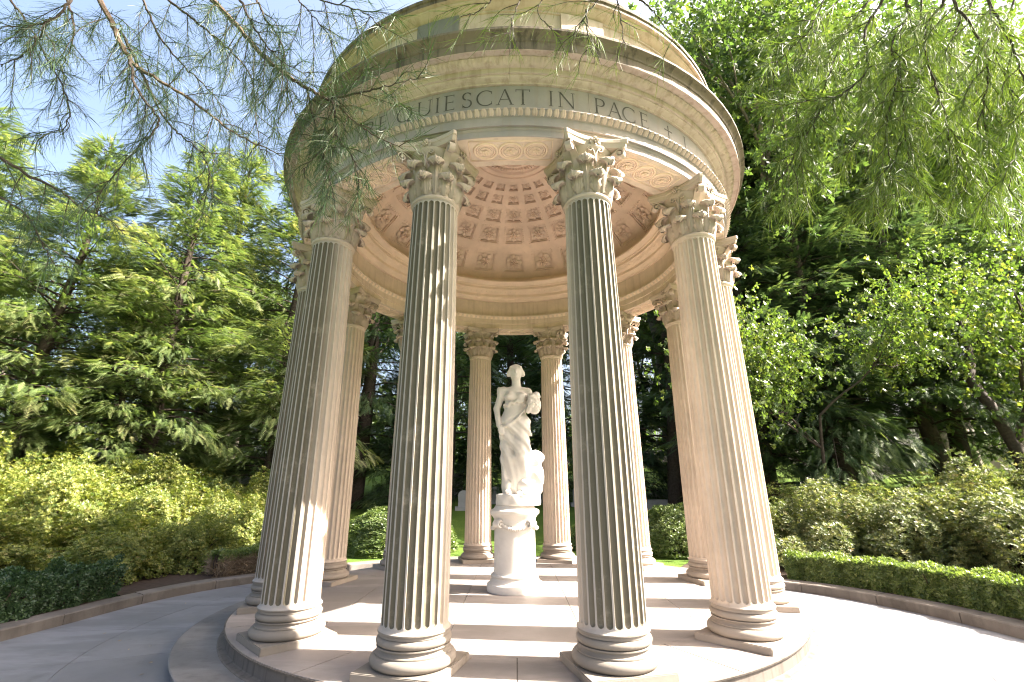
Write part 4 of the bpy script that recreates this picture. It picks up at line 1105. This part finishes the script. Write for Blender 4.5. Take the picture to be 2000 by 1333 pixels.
azalea(0, -11.3, 5.2, (1.1, 1.1, 1.15), 4.0, 'tall azalea in the middle of the left back row', m_azal, LA)
azalea(1, -9.7, 6.2, (1.05, 1.05, 1.1), 5.1, 'tall azalea at the right end of the left back row', m_azal, LA)
azalea(0, -7.6, 6.9, (.9, .9, .95), 1.4, 'dark shaded azalea left of the outer left column', m_azal, LA)
azalea(0, -5.5, 6.1, (.75, .75, .8), 2.4, 'low azalea seen between the left columns', m_azal, LA)
azalea(1, -9.3, 1.5, (.85, .85, .62), 2.2, 'low shaded azalea right behind the dark yew hedge', m_azal, LA)
azalea(0, -8.0, 2.9, (.85, .85, .62), .9, 'low shaded azalea in the front row above the bare mulch', m_azal, LA)
azalea(1, -10.6, .2, (.9, .9, .7), 5.0, 'low azalea behind the yew hedge at the left edge', m_azal, LA)
azalea(0, -7.1, 2.0, (.6, .6, .55), 3.9, 'small shaded azalea beside the right end of the yew hedge', m_azal, LA)
azalea(1, -6.4, 3.2, (.62, .62, .6), 1.9, 'small shaded azalea left of the half dead box hedge', m_azal, LA)
azalea(0, 5.9, 3.5, (.95, .95, .85), .5, 'shaded azalea right of the outer right column', m_azalp, RA)
azalea(1, 7.4, 3.0, (.95, 1, .85), 1.5, 'half shaded azalea in the middle of the right row', m_azalp, RA)
azalea(0, 8.6, 1.9, (1, 1, .88), 2.5, 'pale sunlit azalea in front of the oak', m_azalp, RA)
azalea(1, 9.9, .7, (1, 1, .9), 3.4, 'pale sunlit azalea nearest the right edge', m_azalp, RA)
azalea(1, 7.0, 4.6, (1, 1, .85), 4.2, 'shaded azalea behind the right front row', m_azalp, RA)
azalea(0, 9.6, 3.2, (1.05, 1.05, .98), 5.2, 'tall pale azalea under the oak', m_azalp, RA)
azalea(1, 11.2, 2.2, (1.05, 1.05, 1.0), .9, 'tall pale azalea at the right edge of the back row', m_azalp, RA)
BX = [mound(61, .85, .85, 1.0, 9000, T_BOX, .036, .06, layers=.12), mound(62, .85, .85, 1.0, 7000, T_BOX, .040, .08, layers=.12)]
for (v, x, y, s, lb) in ((0, -3.0, 5.8, (1.75, 1.35, 1.08), 'large round clipped boxwood behind the front left column'),
                         (0, 3.95, 5.2, (1.3, 1.2, 1.08), 'round clipped boxwood between the right back columns'), (1, 1.9, 6.3, (.8, .8, .6), 'low clipped boxwood hidden behind the front right column')):
    place('boxwood_shrub', [(BX[v][0], m_twig), (BX[v][1], m_box)], (x, y, gz(x, y)), x, s, lb, 'shrub', 'clipped round boxwoods', AZN)
def hedge(name, a0, a1, off, wid, h, n, mat, label, seed, size=.038, dead=None, lump=1.0):
    g = np.random.default_rng(seed); o = empty(name); tag(o, label, 'hedge')
    a = g.uniform(R(a0), R(a1), n); per = g.uniform(0, 2 * h + wid, n)
    c = curb_xy(a, off); 
    lo = lump * (.028 * np.sin(a * 60) + .02 * np.sin(a * 131 + 1) + .02 * np.sin(a * 23 + per * 9))
    # cross-section: inner side, top, outer side, with rounded shoulders
    sx = np.where(per < h, 0, np.where(per < h + wid, per - h, wid)); sz = np.where(per < h, per, np.where(per < h + wid, h, 2 * h + wid - per))
    nx = np.where(per < h, -1., np.where(per < h + wid, 0., 1.)); nz = np.where((per >= h) & (per < h + wid), 1., .15)
    dep = g.uniform(0, .07, n) ** 1.0
    rad = np.stack([np.sin(a), -np.cos(a)], 1)
    sxx = sx - nx * dep + np.clip(.05 - (wid - sx), 0, 1) * -.3 + nx * lo; szz = np.maximum(.03, sz - nz * dep + lo * nz)
    xy = c + rad * sxx[:, None]; P = np.c_[xy, ground_z(xy[:, 0], xy[:, 1]) + szz]
    up = np.c_[rad * nx[:, None], nz] + g.normal(size=(n, 3)) * .45; B = bases(np.cross(up, rand_unit(g, n)), up)
    tone = np.clip(g.uniform(.05, .9, n), 0, 1)
    dm = np.zeros(n, bool) if dead is None else (a > R(dead[0])) & (a < R(dead[1])) & (sz < h * .72)
    for nm, msk, mt, T in (('foliage', ~dm, mat, T_BOX), ('dead_twigs', dm, m_dead, T_DEAD)):
        if msk.any():
            V, F = scatter(T, P[msk], B[msk], size * g.uniform(.65, 1.3, msk.sum())); link(nm, npmesh(nm, V, F, np.repeat(tone[msk], len(T[0]))), mt, o)
    mb = MB(); k = int(abs(a1 - a0) * 2.2)
    for q in np.linspace(R(a0), R(a1), k):
        for t in range(3):
            s = curb_xy(np.array([q]), off + g.uniform(.1, wid - .1))[0]; z = gz(*s); e = s + g.normal(size=2) * .08
            mb.add(*tube([(s[0], s[1], z - .05), (*((s + e) / 2 + g.normal(size=2) * .02), z + h * .5), (e[0], e[1], z + h * .9)], [.012, .009, .004], 4, False))
    link('stem', mb.mesh('stem'), m_twig, o); return o
hedge('box_hedge', 84, 133, .36, .52, .40, 22000, m_box, 'long low clipped box hedge along the right curb', 71)
hedge('box_hedge', -118, -84, .34, .60, .44, 12000, m_boxd, 'dark low yew hedge behind the left curb', 72, lump=2.2)
hedge('box_hedge', -147, -131, .34, .46, .42, 7000, m_box, 'short box hedge with a brown dead end left of the columns', 73, dead=(-141, -130))

# ================================================================== GRAVES
def grave(kind, px, Y, w_, h_, label, rot=0.):
    x = float(at(px, 950, Y)[0]); z = gz(x, Y); o = empty('gravestone', (x, Y, z)); o.rotation_euler = (0, 0, rot); tag(o, label, 'gravestone', 'gravestones on the lawn')
    mb = MB(); d = max(.14, w_ * .2)
    if kind == 'arch':
        n = 12; pts = [(-w_ / 2, .12), (w_ / 2, .12)] + [(w_ / 2 * math.cos(t), h_ - w_ / 2 * .8 + w_ / 2 * .8 * math.sin(t)) for t in np.linspace(0, math.pi, n)]
        m_ = len(pts); V = [(x_, -d / 2, z_) for x_, z_ in pts] + [(x_, d / 2, z_) for x_, z_ in pts]
        mb.add(V, [tuple(range(m_)), tuple(range(2 * m_ - 1, m_ - 1, -1))] + [(i, m_ + i, m_ + (i + 1) % m_, (i + 1) % m_) for i in range(m_)])
    elif kind == 'block':
        mb.box((0, 0, h_ * .5), (w_ / 2, d, h_ * .5 - .06)); mb.box((0, 0, h_), (w_ / 2 + .05, d + .05, .07))
    else:
        mb.box((0, 0, .16), (w_ / 2, d * 1.6, .14))
    link('tablet', mb.mesh('tablet'), m_grave, o)
    b_ = MB().box((0, 0, .03), (w_ / 2 + .10, d / 2 + .16 if kind == 'arch' else d * 1.6 + .12, .10)); link('base', b_.mesh('base'), m_grave, o)
grave('arch', 906, 13.0, .42, .75, 'small rounded gravestone just left of the back left column')
grave('arch', 968, 14.5, .40, .70, 'rounded gravestone seen left of the statue feet')
grave('block', 892, 16.5, .55, .95, 'upright block gravestone behind the rounded one left of the statue')
grave('flat', 1048, 15.0, 1.0, .3, 'low slab gravestone right of the statue')
grave('arch', 1128, 13.5, .42, .75, 'rounded gravestone right of the back right column')
grave('flat', 1276, 12.5, .9, .3, 'low slab gravestone between the right back columns')
grave('flat', 1292, 15.0, .8, .3, 'far low slab gravestone between the right back columns')
grave('block', 1592, 15.0, 1.0, .9, 'pale block gravestone left of the double trunk')
grave('block', 1690, 15.5, 1.3, 1.2, 'pale block gravestone right of the double trunk')
grave('arch', 1735, 17.0, 1.0, 1.7, 'tall rounded gravestone between the right trunks')
grave('block', 1790, 18.0, 1.2, 2.0, 'large pale gravestone left of the slender trunk')
grave('block', 1945, 13.5, 1.4, .8, 'long low block tomb near the right edge')
grave('block', 1992, 12.6, 1.3, .9, 'block tomb cut by the right edge')
grave('arch', 305, 15.0, .9, 1.6, 'pale rounded gravestone behind the left azaleas')
grave('block', 352, 17.0, 1.3, 1.5, 'pale block gravestone right of the rounded one on the left')
grave('arch', 448, 13.0, .8, 1.3, 'brownish rounded gravestone left of the outer left column')
grave('block', 492, 14.0, 1.0, 1.3, 'pale gravestone beside the outer left column')

# ================================================================== HANGING CYPRESS BRANCHES
def thread(l=1.0, w_=.0088):
    P = [(0, 0), (.35, -.02), (.70, -.10), (1.0, -.26)]; W = [w_ * .8, w_, w_ * .75, 0]
    V = []; 
    for (x, z), q in zip(P[:3], W): V += [(x, -q, z), (x, q, z)]
    V.append((1.0, 0, -.26)); return np.array(V), np.array([(0, 1, 3), (0, 3, 2), (2, 3, 5), (2, 5, 4), (4, 5, 6)])
T_TH = thread()
def cypress(name, label, trunk_xy, hub, polys, mat, seed, tl=.16, dens=1.0, sway=(0, 0, 0), twig_len=.34):
    g = np.random.default_rng(seed); x0, y0 = trunk_xy; root = empty(name, (x0, y0, PLZ if math.hypot(x0, y0 + 2.5) < curb_r(math.atan2(x0, -(y0 + 2.5))) else gz(x0, y0))); tag(root, label, 'tree')
    off = np.array(root.location); sway = np.array(sway)
    hub = np.array(hub, float)
    me = trunk_mesh('trunk', [np.array([0, 0, -.2]), np.array([.05, .03, 4.]), np.array([.1, .05, 9.]), np.array([.1, .1, 16.])], .34, .08, 12, seed); link('trunk', me, m_bark, root)
    nc = 150; cc = rand_unit(g, nc) * (g.uniform(.25, 1, nc) ** .5)[:, None] * np.array([4.3, 3.3, 3.6]) + np.array([.3, 2.0, 10.9])  # unseen crown overhead, added to shade the branches and dapple the columns
    cw = MB()
    for c_ in cc[:60]: cw.add(*tube(catmull([(.05, .03, c_[2] * .55 + 2.2), c_ * .55 + np.array([0, 0, 2.2]), c_], 3), np.linspace(.05, .008, 7), 5, False))
    link('limb', cw.mesh('limb'), m_bark, root)
    pc = (cc[:, None, :] + g.normal(size=(nc, 22, 3)) * np.array([.42, .42, .30])).reshape(-1, 3); nn = len(pc)
    Vc, Fc = scatter(T_HEM, pc, bases(rand_unit(g, nn) + np.array([0, 0, -.4]), rand_unit(g, nn) + np.array([0, 0, .6])), g.uniform(.25, .5, nn))
    link('crown', npmesh('crown', Vc, Fc, np.repeat(g.uniform(0, .9, nn), len(T_HEM[0]))), mat, root)
    for (pl, Ys, r0) in polys:
        dn = dens * (.5 if 850 < pl[0][0] < 1400 else 1.0); tl_ = tl * (.8 if 850 < pl[0][0] < 1400 else 1.0)
        n = len(pl); Y = np.linspace(Ys[0], Ys[1], n); P = np.array([at(px, py, yy) for (px, py), yy in zip(pl, Y)]); P = catmull(P, 7)
        P = P + g.normal(size=P.shape) * .004
        wood = MB(); m_ = len(P); wood.add(*tube(P - off, np.linspace(r0, .0022, m_), 6, False))
        if pl[0][1] <= 12:        # runs on above the picture to the limb it hangs from
            wood.add(*tube(catmull([P[0], P[0] * .5 + hub * .5 + np.array([0, 0, .5]), hub], 6) - off, np.linspace(r0, r0 * 2.2, 13), 6, False))
        seg = np.linalg.norm(np.diff(P, axis=0), axis=1); cum = np.r_[0, np.cumsum(seg)]; L = cum[-1]
        bp = []; bd = []
        def pt(s): return np.array([np.interp(s, cum, P[:, i]) for i in range(3)])
        k = 0; s = .04
        TW = [(P, L)]
        while s < L:
            p = pt(s); t = pt(min(L, s + .03)) - pt(max(0, s - .03)); t /= np.linalg.norm(t) + 1e-9
            side = np.cross(t, CF) * (1 if k % 2 else -1) + g.normal(size=3) * .5; side /= np.linalg.norm(side)
            d = t * .65 + side * .75 + sway * .6 + np.array([0, 0, -.15]); d /= np.linalg.norm(d); l = twig_len * g.uniform(.45, 1.25) * (1.1 - .5 * s / L)
            q = catmull([p, p + d * l * .5 + np.array([0, 0, -.02 * l]), p + d * l + np.array([0, 0, -.22 * l]) + g.normal(size=3) * .03], 4)
            wood.add(*tube(q - off, np.linspace(.0042, .0012, len(q)), 4, False)); TW.append((q, l))
            s += g.uniform(.05, .10) / dn; k += 1
        for q, l in TW:
            c2 = np.r_[0, np.cumsum(np.linalg.norm(np.diff(q, axis=0), axis=1))]; n_ = int(c2[-1] / .0042 * dn * (1 if l != L else .55)) + 2
            ss = g.uniform(0.02, 1, n_) * c2[-1]; pp = np.stack([np.interp(ss, c2, q[:, i]) for i in range(3)], 1)
            tt = np.stack([np.interp(np.minimum(ss + .03, c2[-1]), c2, q[:, i]) - np.interp(np.maximum(ss - .03, 0), c2, q[:, i]) for i in range(3)], 1); tt /= np.linalg.norm(tt, axis=1)[:, None] + 1e-9
            rd = rand_unit(g, n_); dd = tt * .55 + rd * .6 + sway + np.array([0, 0, -.12]); bp.append(pp); bd.append(dd)
        bp = np.concatenate(bp); bd = np.concatenate(bd); n_ = len(bp)
        up = np.array([0, 0, 1.]) + g.normal(size=(n_, 3)) * .5
        V, F = scatter(T_TH, bp - off, bases(bd, up), tl_ * g.uniform(.45, 1.25, n_))
        br = link('branch', wood.mesh('branch'), m_bark if r0 > .012 else m_barkd, root)
        link('foliage', npmesh('foliage', V, F, np.repeat(np.clip(g.uniform(0, .85, n_), 0, 1), len(T_TH[0]))), mat, br)
    return root
LP = [
 ([(195, 0), (225, 60), (250, 110), (275, 135), (340, 175), (400, 215), (450, 255), (520, 290), (560, 310)], (-4.5, -4.3), .020),
 ([(255, 120), (265, 170), (300, 220), (310, 232), (295, 265), (250, 310), (200, 370), (185, 410)], (-4.5, -4.4), .010),
 ([(235, 60), (290, 170), (320, 230), (360, 270), (400, 310), (415, 390)], (-4.4, -4.2), .011),
 ([(415, 0), (470, 60), (530, 125), (580, 160), (620, 185), (650, 200), (690, 235), (740, 270), (790, 292)], (-4.6, -4.5), .018),
 ([(640, 195), (720, 178), (765, 165), (830, 150)], (-4.55, -4.6), .008),
 ([(650, 200), (655, 260), (620, 300), (590, 335)], (-4.55, -4.6), .007),
 ([(655, 262), (690, 310), (700, 345), (720, 370)], (-4.6, -4.65), .006),
 ([(600, 175), (615, 240), (640, 330), (655, 400)], (-4.5, -4.6), .006),
 ([(0, 310), (60, 345), (120, 375), (165, 410), (215, 430), (245, 460)], (-4.3, -4.1), .012),
 ([(0, 385), (50, 420), (80, 470), (110, 520)], (-4.3, -4.2), .008),
 ([(140, 0), (100, 40), (40, 50), (0, 55)], (-4.6, -4.7), .010),
 ([(100, 35), (60, 95), (20, 120), (0, 130)], (-4.6, -4.6), .008),
 ([(130, 0), (145, 60), (130, 110), (105, 160)], (-4.2, -4.1), .010),
 ([(500, 0), (520, 40), (550, 85), (560, 160), (590, 270)], (-4.7, -4.6), .008),
 ([(280, 0), (310, 70), (360, 130), (420, 190), (440, 240)], (-4.1, -3.9), .010),
 ([(330, 0), (380, 40), (440, 90), (490, 150), (500, 230), (510, 300)], (-4.3, -4.2), .010),
 ([(20, 0), (50, 40), (90, 110), (130, 190), (125, 250), (45, 270)], (-4.4, -4.3), .009),
 ([(580, 0), (610, 30), (655, 85)], (-4.8, -4.8), .005),
 ([(620, 0), (680, 15), (720, 30), (745, 60)], (-4.9, -4.9), .005),
 ([(470, 0), (500, 60), (540, 110), (600, 150)], (-4.9, -4.8), .008),
]
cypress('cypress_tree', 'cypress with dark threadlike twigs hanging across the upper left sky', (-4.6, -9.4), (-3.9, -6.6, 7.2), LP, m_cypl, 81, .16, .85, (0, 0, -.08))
RP = [
 ([(1770, 0), (1775, 30), (1745, 80), (1745, 110), (1760, 150), (1765, 230), (1775, 300), (1800, 335)], (-4.6, -4.4), .010),
 ([(1840, 10), (1810, 50), (1808, 100), (1825, 160), (1845, 220), (1860, 290), (1885, 345), (1885, 385)], (-4.6, -4.4), .010),
 ([(1720, 10), (1690, 60), (1695, 135), (1650, 180), (1610, 210), (1570, 260), (1562, 280), (1575, 340)], (-4.5, -4.3), .010),
 ([(1700, 0), (1660, 50), (1625, 130), (1600, 190), (1550, 230)], (-4.3, -4.2), .008),
 ([(1760, 120), (1740, 200), (1730, 260), (1740, 330), (1690, 390)], (-4.5, -4.4), .007),
 ([(1860, 0), (1900, 60), (1930, 130), (1920, 220), (1940, 300)], (-4.8, -4.6), .009),
 ([(1930, 0), (1970, 80), (2000, 160), (2010, 240)], (-4.9, -4.8), .009),
 ([(1980, 0), (1960, 60), (1950, 120), (1900, 180)], (-4.4, -4.3), .008),
 ([(1800, 0), (1790, 60), (1720, 150), (1700, 230), (1650, 310)], (-4.2, -4.0), .008),
 ([(1900, 0), (1860, 80), (1850, 160), (1800, 250), (1790, 330)], (-4.2, -4.1), .008),
 ([(1640, 0), (1600, 50), (1570, 110), (1530, 170)], (-4.2, -4.1), .006),
 ([(1610, 0), (1580, 60), (1520, 120), (1480, 180)], (-4.3, -4.2), .006),
 ([(1640, 190), (1560, 200), (1510, 215)], (-4.4, -4.35), .005),
 ([(1600, 220), (1560, 290), (1530, 350), (1535, 400)], (-4.4, -4.3), .005),
 ([(1780, 300), (1760, 360), (1720, 410)], (-4.4, -4.3), .005),
 ([(1850, 250), (1900, 300), (1930, 370), (1925, 420)], (-4.5, -4.4), .005),
 ([(1940, 100), (1980, 200), (1985, 300), (1970, 380)], (-4.7, -4.6), .006),
 ([(1015, 0), (1000, 40), (995, 80)], (-4.7, -4.75), .005),
 ([(960, 0), (940, 20), (900, 35)], (-4.75, -4.75), .005),
 ([(1170, 0), (1140, 35), (1110, 85)], (-4.7, -4.7), .006),
 ([(1205, 0), (1215, 50), (1220, 95)], (-4.7, -4.7), .005),
 ([(1145, 20), (1150, 80), (1165, 125)], (-4.7, -4.75), .005),
 ([(1250, 0), (1275, 20), (1295, 50), (1330, 95)], (-4.7, -4.6), .007),
 ([(1060, 0), (1050, 25), (1080, 60)], (-4.75, -4.75), .004),
]
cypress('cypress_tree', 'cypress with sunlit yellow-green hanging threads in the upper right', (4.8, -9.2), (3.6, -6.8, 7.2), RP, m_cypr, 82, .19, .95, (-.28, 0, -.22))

# ================================================================== FAR WOOD
g_ = np.random.default_rng(91); n = 3500
aa = g_.uniform(R(95), R(265), n); rr_ = g_.uniform(38, 54, n); hz_ = g_.uniform(0, 1, n) ** .9
xx = rr_ * np.sin(aa); yy = -2.5 - rr_ * np.cos(aa); top = 7 + 2.5 * np.sin(aa * 23) + 1.8 * np.sin(aa * 51 + 2)
P = np.c_[xx, yy, ground_z(xx, yy) + hz_ * top]; T = cluster(LEAF, 7, g_, .5, 1.3)
V, F = scatter(T, P, bases(rand_unit(g_, n), rand_unit(g_, n) + np.array([0, 0, .8])), g_.uniform(.5, .9, n))
tag(link('far_wood', npmesh('far_wood', V, F, np.repeat(g_.uniform(0, .8, n), len(T[0]))), m_decid), 'far belt of trees closing the cemetery', None, None, 'stuff')

# ================================================================== FALLEN LEAVES
g_ = np.random.default_rng(95); n = 150
aa = g_.uniform(-math.pi, math.pi, n); rr_ = np.where(g_.uniform(size=n) < .75, g_.uniform(3.9, 5.3, n), g_.uniform(1.0, 3.35, n))
xx = rr_ * np.sin(aa); yy = -rr_ * np.cos(aa); P = np.c_[xx, yy, np.where(rr_ > 3.6, PLZ + .018, .008)]
D = rand_unit(g_, n); D[:, 2] *= .1; V, F = scatter(LEAF, P, bases(D, np.array([0, 0, 1.]) + g_.normal(size=(n, 3)) * .15), g_.uniform(.02, .05, n))
tag(link('fallen_leaves', npmesh('fallen_leaves', V, F, np.repeat(g_.uniform(0, 1, n), len(LEAF[0]))), m_dead), 'small dry leaves scattered on the paving', None, None, 'stuff')
